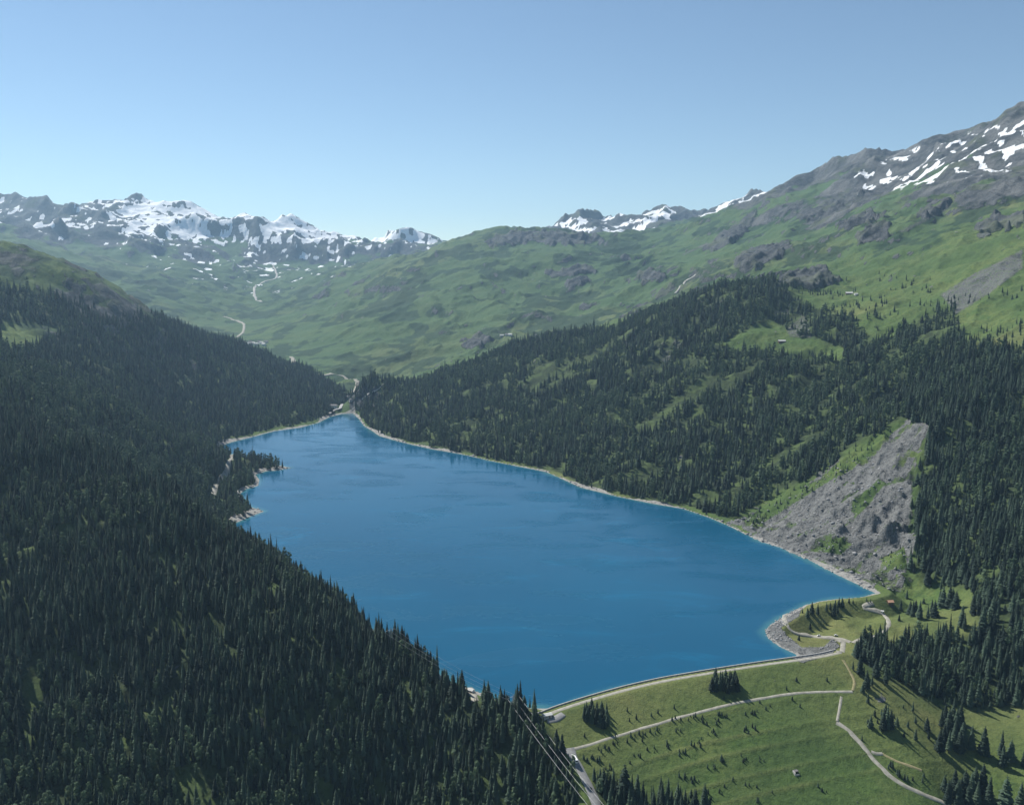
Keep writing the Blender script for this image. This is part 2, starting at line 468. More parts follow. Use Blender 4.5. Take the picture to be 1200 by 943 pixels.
STONE = [  # bare stone runs and slabs on the slopes: outline, near, far, strength
    ([(1100, 345), (1140, 320), (1200, 290), (1200, 315), (1160, 345), (1120, 370)], 1700, 2700, .55),
    ([(1048, 272), (1115, 238), (1118, 243), (1060, 275)], 2600, 4200, .5),
    ([(795, 345), (822, 322), (815, 322), (788, 342)], 3400, 5200, .5),
    ([(800, 300), (835, 285), (828, 284), (798, 298)], 4000, 6000, .7),
    ([(918, 385), (945, 365), (955, 398), (925, 396)], 2000, 2600, .5),
    ([(902, 362), (930, 360), (925, 372), (905, 371)], 2000, 2700, .5)]
al_ = GX * .93 + GY * .36; ac_ = -GX * .36 + GY * .93
streak = fbm(ac_, al_ * .22, 24, 4, 171, .6)
stone = scree * (1 - .55 * sstep(.05, .4, streak + nB * .4))
for poly, lo, hi, st in STONE:
    stone = np.maximum(stone, soft(poly, lo, hi, 3) * st)
stone = np.maximum(stone, cliff * sstep(1078, 1060, PX) * np.clip(.75 + nB * .8, 0, 1))
stone = np.maximum(stone, rightm * sstep(760, 950, GZ + nA * 240) * np.clip(.42 + nB * .9, 0, .8))
stone = np.maximum(stone, far_left * sstep(700, 900, GZ + nA * 200) * np.clip(.25 + nB * .9, 0, .7))
GREENS = [([(870, 612), (905, 585), (960, 562), (1000, 525), (1045, 495), (1052, 500), (1010, 540), (965, 568), (915, 600), (885, 618)], 1300, 1800),
          ([(995, 595), (1012, 580), (1030, 560), (1036, 566), (1018, 592), (1004, 606)], 1300, 1700),
          ([(955, 645), (985, 630), (1000, 638), (985, 650)], 1200, 1500), ([(1030, 655), (1060, 640), (1064, 668), (1040, 665)], 1150, 1400)]
for poly, lo, hi in GREENS:
    stone = stone * (1 - .95 * soft(poly, lo, hi, 4))
bw = np.where(GX > -380 - (DD - 2600) * .12, 7.0, 10.0) * np.clip(1 + nB * 1.6, .25, 2)
beach = sstep(1.35, .75, lake_d / bw) * (lake_d > -30)
beach = np.where(~side & (s_d < 200) & (lake_d > 3), 0, beach)
beach = np.where((s_d < 7.6), 0, beach)
rip = soft([(893, 742), (905, 728), (930, 714), (940, 712), (936, 722), (915, 735), (922, 745), (940, 758), (965, 758), (975, 748), (984, 756), (975, 766), (940, 776), (925, 770)], 900, 1200, 3)
stone = np.maximum(stone, rip)
HEAD = soft([(262, 620), (265, 605), (290, 597), (300, 592), (318, 597), (300, 612)], 1400, 1700, 3) + soft([(295, 575), (300, 562), (305, 556), (330, 541), (345, 550), (315, 560), (308, 575)], 1700, 2100, 2)
beach = np.clip(np.maximum(beach, HEAD), 0, 1)

# woods: outline, near, far, density
WOODS = [
    ('left_near', [(-400, 300), (0, 470), (110, 505), (200, 555), (300, 625), (450, 720), (560, 800), (622, 828), (640, 842), (652, 868), (664, 892), (676, 925), (684, 1100), (-400, 1100)], 420, 1420, 1.0),
    ('left_mid', [(-400, 330), (0, 395), (60, 420), (170, 475), (260, 515), (345, 540), (310, 556), (304, 575), (290, 600), (262, 614), (235, 640), (-400, 700)], 1330, 2150, 1.0),
    ('left_far', [(-400, 330), (0, 335), (40, 340), (110, 352), (120, 372), (165, 372), (200, 370), (250, 385), (300, 404), (345, 424), (380, 446), (410, 464), (400, 476), (385, 487), (340, 497), (300, 505), (245, 525), (-400, 600)], 1950, 3600, 1.0),
    ('right_main', [(416, 492), (416, 455), (424, 443), (440, 434), (470, 446), (540, 420), (600, 398), (640, 388), (690, 388), (730, 382), (770, 356), (800, 342), (850, 330), (905, 326), (930, 345), (945, 358), (1000, 372), (1045, 398), (1080, 372), (1120, 360), (1128, 405), (1090, 470), (1052, 495),
                    (1000, 522), (962, 555), (905, 580), (862, 606), (820, 602), (760, 590), (600, 545), (440, 510)], 1450, 3050, 1.0),
    ('right_dark', [(1085, 430), (1128, 402), (1200, 415), (1500, 420), (1500, 800), (1200, 775), (1150, 752), (1142, 690), (1085, 686), (1070, 668), (1072, 600), (1080, 540), (1092, 500), (1060, 490)], 850, 1850, 1.0),
    ('right_low', [(1003, 766), (1022, 752), (1050, 758), (1085, 745), (1130, 745), (1160, 735), (1300, 720), (1300, 830), (1195, 826), (1150, 832), (1120, 828), (1100, 832), (1060, 802), (1010, 792)], 800, 1150, 1.0),
    ('dam_foot', [(690, 930), (712, 912), (735, 922), (770, 930), (830, 938), (840, 1000), (700, 1000)], 650, 860, .9),
]
CLEAR = [  # openings in the woods
    ([(845, 402), (880, 385), (905, 372), (930, 392), (960, 398), (992, 410), (985, 425), (930, 415), (860, 412)], 1900, 2600),
    ([(955, 350), (990, 338), (1020, 340), (1010, 352), (965, 358)], 2200, 2800),
    ([(0, 375), (50, 378), (75, 386), (50, 400), (25, 412), (0, 408)], 1900, 2700),
    ([(1000, 380), (1040, 360), (1080, 345), (1060, 380), (1030, 400)], 1800, 2700),
    ([(548, 798), (562, 812), (556, 828), (545, 815)], 780, 900),
    ([(640, 835), (660, 835), (664, 846), (645, 846)], 780, 900),
]
wood_mask = {}
for nm, poly, lo, hi, de in WOODS:
    wood_mask[nm] = np.clip(soft(poly, lo, hi, 10 if nm == 'right_dark' else 5) * de, 0, 1)
clear = np.zeros(GX.shape)
for poly, lo, hi in CLEAR:
    clear = np.maximum(clear, soft(poly, lo, hi, 3))
forest = np.max(np.stack(list(wood_mask.values())), axis=0) * (1 - clear) * sstep(6, 16, lake_d + nB * 8)
forest = forest * (1 - .92 * np.clip(stone, 0, 1)) * (1 - .9 * np.clip(rip, 0, 1))
shrub = sstep(2300, 3300, DD) * (1 - .7 * mount) * sstep(-.1, .35, nB * .6 + nA * .7)
shrub = np.maximum(shrub, sstep(2200, 2500, DD) * sstep(3400, 3200, DD) * sstep(260, 200, PX) * np.clip(.6 + nB * 1.4, 0, 1))
rock = np.maximum(rock, sstep(2200, 2500, DD) * sstep(3400, 3200, DD) * sstep(260, 200, PX) * np.clip(.12 + nB * .9 + (SLOPE - .4) * .6, 0, .7))
dry = sstep(.0, .5, nC * .4 + nA * .5 + .08)
dry = np.clip(np.maximum(dry, near_low * np.exp(-(np.minimum.reduce([np.abs(dface - b) for b in BERMS]) / 2.2) ** 2) * (.45 + nB * .5) * (~side) * dam_w), 0, 1)

# ------------------------------------------------------------------ materials
MATS = {}


def new_mat(name):
    m = bpy.data.materials.new(name); m.use_nodes = True
    MATS[name] = m
    nt = m.node_tree
    b = nt.nodes['Principled BSDF']
    return m, nt, b


def nd(nt, t, **kw):
    x = nt.nodes.new(t)
    for k, v in kw.items():
        setattr(x, k, v)
    return x


def mixc(nt, fac, a, b, blend='MIX'):
    m = nt.nodes.new('ShaderNodeMix'); m.data_type = 'RGBA'; m.blend_type = blend
    for s, v in ((m.inputs[0], fac), (m.inputs[6], a), (m.inputs[7], b)):
        if hasattr(v, 'is_linked'):
            nt.links.new(v, s)
        elif isinstance(v, (int, float)):
            s.default_value = v
        else:
            s.default_value = (*v, 1)
    return m.outputs[2]


def mth(nt, op, a, b=None, clamp=False):
    m = nt.nodes.new('ShaderNodeMath'); m.operation = op; m.use_clamp = clamp
    for s, v in ((m.inputs[0], a), (m.inputs[1], b)):
        if v is None:
            continue
        if hasattr(v, 'is_linked'):
            nt.links.new(v, s)
        else:
            s.default_value = v
    return m.outputs[0]


def ntex(nt, co, scale, detail=4, rough=.55, dist=0.0):
    t = nt.nodes.new('ShaderNodeTexNoise')
    t.inputs['Scale'].default_value = scale; t.inputs['Detail'].default_value = detail
    t.inputs['Roughness'].default_value = rough; t.inputs['Distortion'].default_value = dist
    nt.links.new(co, t.inputs['Vector'])
    return t.outputs[0]


def rng_(nt, v, a, b, c=0.0, d=1.0):
    m = nt.nodes.new('ShaderNodeMapRange'); m.interpolation_type = 'SMOOTHSTEP'
    nt.links.new(v, m.inputs[0])
    m.inputs[1].default_value = a; m.inputs[2].default_value = b; m.inputs[3].default_value = c; m.inputs[4].default_value = d
    return m.outputs[0]


def terrain_material():
    m, nt, b = new_mat('land')
    geo = nd(nt, 'ShaderNodeNewGeometry'); co = geo.outputs['Position']
    a1 = nd(nt, 'ShaderNodeAttribute', attribute_name='cover_a'); a2 = nd(nt, 'ShaderNodeAttribute', attribute_name='cover_b')
    s1 = nd(nt, 'ShaderNodeSeparateColor'); nt.links.new(a1.outputs['Color'], s1.inputs[0])
    s2 = nd(nt, 'ShaderNodeSeparateColor'); nt.links.new(a2.outputs['Color'], s2.inputs[0])
    rock_, snow_, stone_ = s1.outputs[0], s1.outputs[1], s1.outputs[2]
    beach_, dry_, shrub_ = s2.outputs[0], s2.outputs[1], s2.outputs[2]
    wood_ = a1.outputs['Alpha']
    n1 = ntex(nt, co, 1 / 160, 6, .62); n2 = ntex(nt, co, 1 / 34, 6, .65); n3 = ntex(nt, co, 1 / 7, 5, .65); n4 = ntex(nt, co, 1 / 1.6, 3, .6)
    # grass
    g = mixc(nt, rng_(nt, n1, .38, .64), (.058, .094, .030), (.108, .142, .044))
    g = mixc(nt, rng_(nt, n2, .42, .66), g, (.074, .120, .034))
    g = mixc(nt, mth(nt, 'MULTIPLY', rng_(nt, n3, .45, .68), .75), g, (.036, .066, .022))
    g = mixc(nt, mth(nt, 'MULTIPLY', dry_, rng_(nt, n2, .3, .7, .35, .9)), g, (.175, .172, .066))
    g = mixc(nt, mth(nt, 'MULTIPLY', rng_(nt, n4, .45, .7), .5), g, (.040, .068, .024))
    g = mixc(nt, mth(nt, 'MULTIPLY', a2.outputs['Alpha'], .45), g, (.052, .100, .052))
    # low shrub heath
    sh = rng_(nt, mth(nt, 'ADD', mth(nt, 'MULTIPLY', shrub_, .6), mth(nt, 'MULTIPLY', n2, .9)), .52, .80)
    g = mixc(nt, mth(nt, 'MULTIPLY', sh, .8), g, (.020, .042, .022))
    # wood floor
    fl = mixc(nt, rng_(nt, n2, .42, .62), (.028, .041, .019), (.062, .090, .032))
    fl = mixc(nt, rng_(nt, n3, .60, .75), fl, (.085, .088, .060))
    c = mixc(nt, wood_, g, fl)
    # rock
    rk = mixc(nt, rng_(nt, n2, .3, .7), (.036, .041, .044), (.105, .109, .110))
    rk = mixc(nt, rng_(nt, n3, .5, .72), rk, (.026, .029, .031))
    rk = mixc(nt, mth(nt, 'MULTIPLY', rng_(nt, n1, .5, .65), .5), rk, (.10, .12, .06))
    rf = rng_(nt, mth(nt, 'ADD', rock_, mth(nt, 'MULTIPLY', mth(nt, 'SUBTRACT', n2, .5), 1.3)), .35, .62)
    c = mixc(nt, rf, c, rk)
    # scree and slabs
    st = mixc(nt, rng_(nt, n3, .35, .68), (.146, .149, .144), (.050, .052, .052))
    st = mixc(nt, rng_(nt, n4, .45, .7), st, (.205, .208, .202))
    sf = rng_(nt, mth(nt, 'ADD', stone_, mth(nt, 'MULTIPLY', mth(nt, 'SUBTRACT', n3, .5), .9)), .35, .6)
    c = mixc(nt, sf, c, st)
    # bare lake shore
    be = mixc(nt, rng_(nt, n3, .35, .7), (.28, .272, .25), (.17, .166, .155))
    be = mixc(nt, rng_(nt, n4, .5, .75), be, (.34, .335, .315))
    bf = rng_(nt, mth(nt, 'ADD', beach_, mth(nt, 'MULTIPLY', mth(nt, 'SUBTRACT', n3, .5), .8)), .35, .6)
    c = mixc(nt, bf, c, be)
    # snow
    wf = rng_(nt, mth(nt, 'ADD', snow_, mth(nt, 'MULTIPLY', mth(nt, 'SUBTRACT', n2, .5), 1.1)), .40, .56)
    c = mixc(nt, wf, c, (.82, .84, .86))
    nt.links.new(c, b.inputs['Base Color'])
    b.inputs['Roughness'].default_value = .95
    b.inputs['Specular IOR Level'].default_value = .12
    hgt = mth(nt, 'ADD', mth(nt, 'MULTIPLY', n3, 2.2), mth(nt, 'MULTIPLY', n2, mth(nt, 'ADD', 2.0, mth(nt, 'MULTIPLY', rf, 9.0))))
    hgt = mth(nt, 'ADD', hgt, mth(nt, 'MULTIPLY', n4, .5))
    hgt = mth(nt, 'ADD', hgt, mth(nt, 'MULTIPLY', a2.outputs['Alpha'], mth(nt, 'ADD', mth(nt, 'MULTIPLY', n1, 18.0), mth(nt, 'MULTIPLY', n2, 6.0))))
    hgt = mth(nt, 'ADD', hgt, mth(nt, 'MULTIPLY', mth(nt, 'MULTIPLY', n3, sf), 2.5))
    bp = nd(nt, 'ShaderNodeBump'); bp.inputs['Strength'].default_value = .8; bp.inputs['Distance'].default_value = 1.0
    nt.links.new(hgt, bp.inputs['Height']); nt.links.new(bp.outputs[0], b.inputs['Normal'])
    return m


def water_material():
    m, nt, b = new_mat('lake_water')
    geo = nd(nt, 'ShaderNodeNewGeometry'); co = geo.outputs['Position']
    at_ = nd(nt, 'ShaderNodeAttribute', attribute_name='shallow')
    n1 = ntex(nt, co, 1 / 420, 3, .5)
    c = mixc(nt, rng_(nt, n1, .35, .65), (.0026, .064, .128), (.0030, .074, .144))
    mp2 = nd(nt, 'ShaderNodeMapping'); nt.links.new(co, mp2.inputs[0])
    mp2.inputs['Rotation'].default_value = (0, 0, math.radians(14)); mp2.inputs['Scale'].default_value = (1, 3.0, 1)
    sk = ntex(nt, mp2.outputs[0], 1 / 170, 6, .68, .8)
    c = mixc(nt, mth(nt, 'MULTIPLY', rng_(nt, sk, .54, .70), .55), c, (.004, .105, .20))
    c = mixc(nt, at_.outputs['Fac'], c, (.045, .150, .165))
    nt.links.new(c, b.inputs['Base Color'])
    b.inputs['IOR'].default_value = 1.333
    mp = nd(nt, 'ShaderNodeMapping'); nt.links.new(co, mp.inputs[0])
    mp.inputs['Rotation'].default_value = (0, 0, math.radians(24)); mp.inputs['Scale'].default_value = (1, 2.2, 1)
    gust = ntex(nt, mp.outputs[0], 1 / 150, 5, .6, .6)
    nt.links.new(rng_(nt, gust, .45, .62, .07, .30), b.inputs['Roughness'])
    w1 = ntex(nt, co, 1 / 2.2, 3, .55); w2 = ntex(nt, mp.outputs[0], 1 / 9, 3, .5)
    h = mth(nt, 'ADD', mth(nt, 'MULTIPLY', w1, .12), mth(nt, 'MULTIPLY', w2, .20))
    bp = nd(nt, 'ShaderNodeBump'); bp.inputs['Strength'].default_value = .5; bp.inputs['Distance'].default_value = 1.0
    nt.links.new(h, bp.inputs['Height']); nt.links.new(bp.outputs[0], b.inputs['Normal'])
    return m


def foliage_material(name, dark, light, var=.35):
    m, nt, b = new_mat(name)
    oi = nd(nt, 'ShaderNodeObjectInfo'); geo = nd(nt, 'ShaderNodeNewGeometry')
    tc = nd(nt, 'ShaderNodeTexCoord')
    n1 = ntex(nt, tc.outputs['Object'], .9, 3, .6)
    n2 = ntex(nt, geo.outputs['Position'], 1 / 45, 3, .6)
    f = mth(nt, 'ADD', mth(nt, 'MULTIPLY', oi.outputs['Random'], .6), mth(nt, 'MULTIPLY', n1, .5))
    f = mth(nt, 'ADD', f, mth(nt, 'MULTIPLY', mth(nt, 'SUBTRACT', n2, .5), .8))
    c = mixc(nt, rng_(nt, f, .2, 1.0), dark, light)
    nt.links.new(c, b.inputs['Base Color'])
    b.inputs['Roughness'].default_value = .8
    b.inputs['Specular IOR Level'].default_value = .25
    tr = nd(nt, 'ShaderNodeBsdfTranslucent'); nt.links.new(c, tr.inputs[0])
    mx = nd(nt, 'ShaderNodeMixShader'); mx.inputs[0].default_value = .22
    nt.links.new(b.outputs[0], mx.inputs[1]); nt.links.new(tr.outputs[0], mx.inputs[2])
    nt.links.new(mx.outputs[0], nt.nodes['Material Output'].inputs[0])
    return m


def plain(name, a, bcol=None, rough=.85, scale=1.5, metal=0.0, spec=.3):
    m, nt, b = new_mat(name)
    geo = nd(nt, 'ShaderNodeNewGeometry')
    n1 = ntex(nt, geo.outputs['Position'], scale, 5, .6)
    c = mixc(nt, rng_(nt, n1, .32, .68), a, bcol or tuple(v * .75 for v in a))
    nt.links.new(c, b.inputs['Base Color'])
    b.inputs['Roughness'].default_value = rough; b.inputs['Metallic'].default_value = metal
    b.inputs['Specular IOR Level'].default_value = spec
    return m


M_LAND = terrain_material()
M_WATER = water_material()
M_SPRUCE = foliage_material('spruce_needles', (.009, .022, .016), (.070, .112, .070))
M_LARCH = foliage_material('larch_needles', (.036, .070, .038), (.120, .176, .092))
M_BARK = plain('bark', (.09, .07, .055), (.05, .04, .032), .95, 4)
M_ROAD = plain('road_gravel', (.33, .315, .27), (.22, .21, .175), .95, .22)
M_ASPH = plain('road_asphalt', (.24, .24, .235), (.19, .19, .19), .9, .4)
M_CONC = plain('concrete', (.42, .41, .39), (.30, .295, .28), .9, .5)
M_ROCK = plain('boulder_stone', (.30, .30, .295), (.16, .162, .168), .95, .6)

# ------------------------------------------------------------------ tagging
def tag(o, label=None, cat=None, group=None, kind=None):
    if label: o['label'] = label
    if cat: o['category'] = cat
    if group: o['group'] = group
    if kind: o['kind'] = kind
    return o


def link(name, me, parent=None, mat=None):
    o = bpy.data.objects.new(name, me)
    COL.objects.link(o)
    if parent is not None:
        o.parent = parent
    if mat is not None and me is not None and not me.materials:
        me.materials.append(mat)
    return o


def empty(name, loc=(0, 0, 0), rz=0.0):
    o = bpy.data.objects.new(name, None)
    o.location = loc; o.rotation_euler = (0, 0, rz); o.empty_display_size = 1
    COL.objects.link(o)
    return o


def mesh_np(name, co, faces):
    """co (n,3), faces (m,k)"""
    me = bpy.data.meshes.new(name)
    co = np.asarray(co, np.float32); faces = np.asarray(faces, np.int32)
    m, k = faces.shape
    me.vertices.add(len(co)); me.vertices.foreach_set('co', co.ravel())
    me.loops.add(m * k); me.loops.foreach_set('vertex_index', faces.ravel())
    me.polygons.add(m); me.polygons.foreach_set('loop_start', np.arange(0, m * k, k, dtype=np.int32))
    me.update(calc_edges=True)
    return me


# ------------------------------------------------------------------ the land, cut into its hillsides
I, J = np.meshgrid(np.arange(na - 1), np.arange(nr - 1), indexing='ij')
v00 = (I * nr + J).ravel(); v10 = ((I + 1) * nr + J).ravel(); v11 = ((I + 1) * nr + J + 1).ravel(); v01 = (I * nr + J + 1).ravel()
QUADS = np.stack([v00, v10, v11, v01], 1)
ALLCO = np.stack([GX.ravel(), GY.ravel(), GZ.ravel()], 1)
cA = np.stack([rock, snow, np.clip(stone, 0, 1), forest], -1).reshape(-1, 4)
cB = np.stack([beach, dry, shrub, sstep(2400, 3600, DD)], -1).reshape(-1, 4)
# vertex normals of the whole sheet, so that the cuts do not show
tA = np.stack([np.gradient(GX, axis=0), np.gradient(GY, axis=0), np.gradient(GZ, axis=0)], -1)
tR = np.stack([np.gradient(GX, axis=1), np.gradient(GY, axis=1), np.gradient(GZ, axis=1)], -1)
NRM = np.cross(tA, tR); NRM /= np.linalg.norm(NRM, axis=-1, keepdims=True)
NRM *= np.sign(NRM[..., 2:3] + 1e-9)
NRM = NRM.reshape(-1, 3)
LAB = np.zeros(GX.shape, int)                                 # 0 valley_floor
LAB[(PX < 700) & (DD < 1450)] = 1                             # hillside_left_near
LAB[(DD >= 1330) & (DD < 3550) & (GX < -380)] = 2             # hillside_left_far
LAB[(DD > 1130) & (DD < 3200) & (GX > -380 - (DD - 2600) * .12) & ~((DD < 1330) & (PX < 700))] = 3       # hillside_right
LAB[(DD < 1330) & (PX > 1075) & (GZ > 30)] = 3
LAB[(DD >= 3200) & (PX < 860)] = 4                            # green_hill
LAB[(DD >= 3200) & (PX >= 860)] = 5                           # mountain_right
LAB[(DD > 3200) & (PX < 330)] = 6
LAB[(DD > 7000) & (PX < 520)] = 6                             # mountain_left
LAB[(DD > 7400) & (PX > 590) & (PX < 860)] = 7                # mountain_far
LAB[lake_d < -6] = 8
LAB[dam_ok & (dam_w > .5) & (PX > 652) & (s_d < 165) & (~side | (s_d < 10))] = 9
LN = ['valley_floor', 'hillside_left_near', 'hillside_left_far', 'hillside_right', 'green_hill', 'mountain_right', 'mountain_left', 'mountain_far', 'lake_bed', 'face']
QL = LAB.ravel()[v00]
LAND = {}
for k, nm in enumerate(LN):
    q = QUADS[QL == k]
    if not len(q):
        continue
    used, inv = np.unique(q, return_inverse=True)
    me = mesh_np(nm, ALLCO[used], inv.reshape(q.shape))
    for an, arr in (('cover_a', cA), ('cover_b', cB)):
        ca = me.color_attributes.new(an, 'FLOAT_COLOR', 'POINT')
        ca.data.foreach_set('color', arr[used].astype(np.float32).ravel())
    me.polygons.foreach_set('use_smooth', np.ones(len(q), bool))
    me.normals_split_custom_set_from_vertices(NRM[used].tolist())
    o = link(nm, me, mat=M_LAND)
    if nm != 'face':
        o['kind'] = 'structure'
    LAND[nm] = o

# ------------------------------------------------------------------ lake
lk = [(x, y) for x, y in LAKE]
bm = bmesh.new()
# a grid clipped by the outline grown a little, so that the ground makes the waterline
gxs = np.arange(-760, 640, 8.0); gys = np.arange(820, 2840, 8.0)
XX, YY = np.meshgrid(gxs, gys, indexing='ij')
ins = inpoly(XX, YY, lk); dl = polydist(XX, YY, lk); sdl = np.where(ins, -dl, dl)
keep = (sdl < 14) & (hq(XX, YY) < 6)
idx = -np.ones(XX.shape, int)
cellk = keep[:-1, :-1] & keep[1:, :-1] & keep[1:, 1:] & keep[:-1, 1:]
vid = np.arange(XX.size).reshape(XX.shape)
q = np.stack([vid[:-1, :-1][cellk], vid[1:, :-1][cellk], vid[1:, 1:][cellk], vid[:-1, 1:][cellk]], 1)
used, inv = np.unique(q, return_inverse=True)
co = np.stack([XX.ravel()[used], YY.ravel()[used], np.zeros(len(used))], 1)
me = mesh_np('lake', co, inv.reshape(q.shape))
sa = me.attributes.new('shallow', 'FLOAT', 'POINT')
nsh = fbm(co[:, 0], co[:, 1], 60, 3, 201)
sh = sstep(-11, 1, sdl.ravel()[used] + nsh * 5) * .85
sa.data.foreach_set('value', sh.astype(np.float32))
o = link('lake', me, mat=M_WATER); o['kind'] = 'structure'
bm.free()
#@@DETAILS@@
# ------------------------------------------------------------------ small mesh builder
class MB:
    def __init__(s):
        s.v = []; s.f = []

    def add(s, vs, fs):
        k = len(s.v); s.v += [tuple(v) for v in vs]; s.f += [tuple(i + k for i in f) for f in fs]
        return s

    def box(s, x0, x1, y0, y1, z0, z1):
        vs = [(x0, y0, z0), (x1, y0, z0), (x1, y1, z0), (x0, y1, z0), (x0, y0, z1), (x1, y0, z1), (x1, y1, z1), (x0, y1, z1)]
        return s.add(vs, [(3, 2, 1, 0), (4, 5, 6, 7), (0, 1, 5, 4), (1, 2, 6, 5), (2, 3, 7, 6), (3, 0, 4, 7)])

    def tube(s, a, b, r0, r1=None, k=5):
        r1 = r0 if r1 is None else r1
        a = Vector(a); b = Vector(b); d = (b - a).normalized()
        u = d.orthogonal().normalized(); w = d.cross(u)
        vs = []
        for p, r in ((a, r0), (b, r1)):
            for i in range(k):
                t = 2 * math.pi * i / k
                vs.append(p + (u * math.cos(t) + w * math.sin(t)) * r)
        fs = [(i, (i + 1) % k, k + (i + 1) % k, k + i) for i in range(k)] + [tuple(range(k))[::-1], tuple(range(k, 2 * k))]
        return s.add(vs, fs)

    def mesh(s, name, mat=None):
        me = bpy.data.meshes.new(name); me.from_pydata(s.v, [], s.f); me.update()
        if mat: me.materials.append(mat)
        return me

    def build(s, name, mat, parent=None):
        return link(name, s.mesh(name, mat), parent)


# ------------------------------------------------------------------ roads and tracks
def smooth_line(pts, step):
    P = np.array(pts, float)
    out = []
    for i in range(len(P) - 1):
        p0 = P[max(i - 1, 0)]; p1 = P[i]; p2 = P[i + 1]; p3 = P[min(i + 2, len(P) - 1)]
        m = max(2, int(np.linalg.norm(p2 - p1) / step))
        for t in np.arange(m) / m:
            out.append(.5 * ((2 * p1) + (-p0 + p2) * t + (2 * p0 - 5 * p1 + 4 * p2 - p3) * t * t + (-p0 + 3 * p1 - 3 * p2 + p3) * t ** 3))
    out.append(P[-1])
    return np.array(out)


ROADLINES = []


def ribbon(name, xy, width, mat, lift=.35, parent=None, step=3.0, jitter=.3):
    P = smooth_line(xy, step)
    Tn = np.gradient(P, axis=0); Tn /= np.linalg.norm(Tn, axis=1, keepdims=True) + 1e-9
    Nn = np.stack([-Tn[:, 1], Tn[:, 0]], 1)
    wv = width * (1 + jitter * fbm(P[:, 0], P[:, 1], 25, 3, 301))[:, None] * .5
    L = P + Nn * wv; R = P - Nn * wv
    zc = hq(P[:, 0], P[:, 1]); zl = hq(L[:, 0], L[:, 1]); zr = hq(R[:, 0], R[:, 1])
    k = max(3, int(14 / step)) | 1
    zm = np.maximum(zc, (zl + zr) / 2)
    pad = np.pad(zm, k // 2, mode='edge'); zm = np.maximum(np.convolve(pad, np.ones(k) / k, 'valid'), zm - .3)
    zl2 = np.maximum(zm * .6 + zl * .4, zl) + lift; zr2 = np.maximum(zm * .6 + zr * .4, zr) + lift; zc2 = zm + lift + .08
    rows = [np.column_stack([L + Nn * .8, zl - .5]), np.column_stack([L, zl2]), np.column_stack([P, zc2]), np.column_stack([R, zr2]), np.column_stack([R - Nn * .8, zr - .5])]
    co = np.concatenate(rows); m = len(P)
    f = []
    for a in range(4):
        i = np.arange(m - 1)
        f.append(np.stack([a * m + i, (a + 1) * m + i, (a + 1) * m + i + 1, a * m + i + 1], 1))
    me = mesh_np(name, co, np.concatenate(f))
    o = link(name, me, parent, mat)
    if parent is None:
        o['kind'] = 'structure'
    ROADLINES.append((P, width))
    return o


def castline(pp, lo=500.0, hi=14000.0):
    return [cast(a, b, lo, hi)[:2] for a, b in pp]


DAM = empty('dam', (CREST[5][0], CREST[5][1], 0))
tag(DAM, 'curved grassed earth dam with pale crest road across the lake end', 'dam')


def under(o, parent):
    o.parent = parent
    o.location = tuple(-Vector(parent.location) + Vector(o.location))
    return o


under(LAND['face'], DAM)
o = ribbon('crest_road', CREST, 4.4, M_ROAD, .15, DAM, 3.0, .03); o.location = -DAM.location
par = MB()
PW = smooth_line(offset_line(CREST, 8.2), 4.0)
for i in range(len(PW) - 1):
    a, b = PW[i], PW[i + 1]
    t = (b - a) / np.linalg.norm(b - a); nn = np.array([-t[1], t[0]])
    z0 = -1.5; z1 = CREST_Z + .6
    A0 = a - nn * .5; A1 = a + nn * .5; A2 = a + nn * 4.2; B0 = b - nn * .5; B1 = b + nn * .5; B2 = b + nn * 4.2
    par.add([(*A0, z0), (*A0, z1), (*A1, z1), (*A2, -.8), (*B0, z0), (*B0, z1), (*B1, z1), (*B2, -.8)], [(0, 1, 5, 4), (1, 2, 6, 5), (2, 3, 7, 6)])
o = par.build('parapet', M_CONC, DAM); o.location = -DAM.location
TRACK = castline([(669, 878), (695, 871), (720, 863), (770, 848), (820, 834), (870, 822), (920, 813.5), (960, 810.5), (999, 810)], 700, 1100)
o = ribbon('service_track', TRACK, 2.3, M_ROAD, .3, DAM, 3.0, .2); o.location = -DAM.location
M_TRAIL = plain('worn_grass_track', (.27, .235, .13), (.19, .175, .085), .95, .4)
o = ribbon('grass_track', castline([(999, 809), (1001, 798), (995, 785), (988, 773)], 700, 1100), 2.6, M_TRAIL, .2, DAM); o.location = -DAM.location

ribbon('valley_road', castline([(667, 876), (673, 889), (679, 899), (684, 909), (690, 921), (695, 932), (699, 944), (703, 960)], 700, 900), 9.0, M_ASPH, .4)
ribbon('loop_road', castline([(983, 764), (988, 757), (986, 751), (978, 748), (965, 746.5), (950, 745.5), (937, 743.5), (927, 738.5), (921, 731), (919, 724), (921, 718)], 900, 1200), 5.2, M_ROAD)
ribbon('spur_road', castline([(976, 747.5), (986, 748.5), (997, 752)], 900, 1200), 4.5, M_ROAD, .42)
ribbon('hut_road', castline([(999, 753), (1018, 747), (1030, 743), (1039, 736), (1041.5, 730), (1037, 721.5), (1030, 717), (1020, 714), (1012, 711.5), (1013.5, 709), (1023, 706.5)], 950, 1250), 4.3, M_ROAD)
ribbon('yard_track', castline([(1018, 713.8), (1027, 714), (1033, 716.5)], 950, 1250), 3.0, M_ROAD, .45)
ribbon('meadow_road', castline([(980, 846), (990, 852), (1000, 861.5), (1010, 872), (1020, 885), (1030, 896), (1042, 908), (1060, 920), (1085, 931.5), (1112, 943), (1130, 952)], 700, 1000), 4.4, M_ROAD)
ribbon('meadow_path', castline([(986, 816), (984, 828), (981, 845)], 700, 1000), 2.0, M_ROAD)
ribbon('meadow_branch', castline([(1021, 880), (1027, 882.5), (1034, 882.5)], 700, 1000), 2.2, M_ROAD)
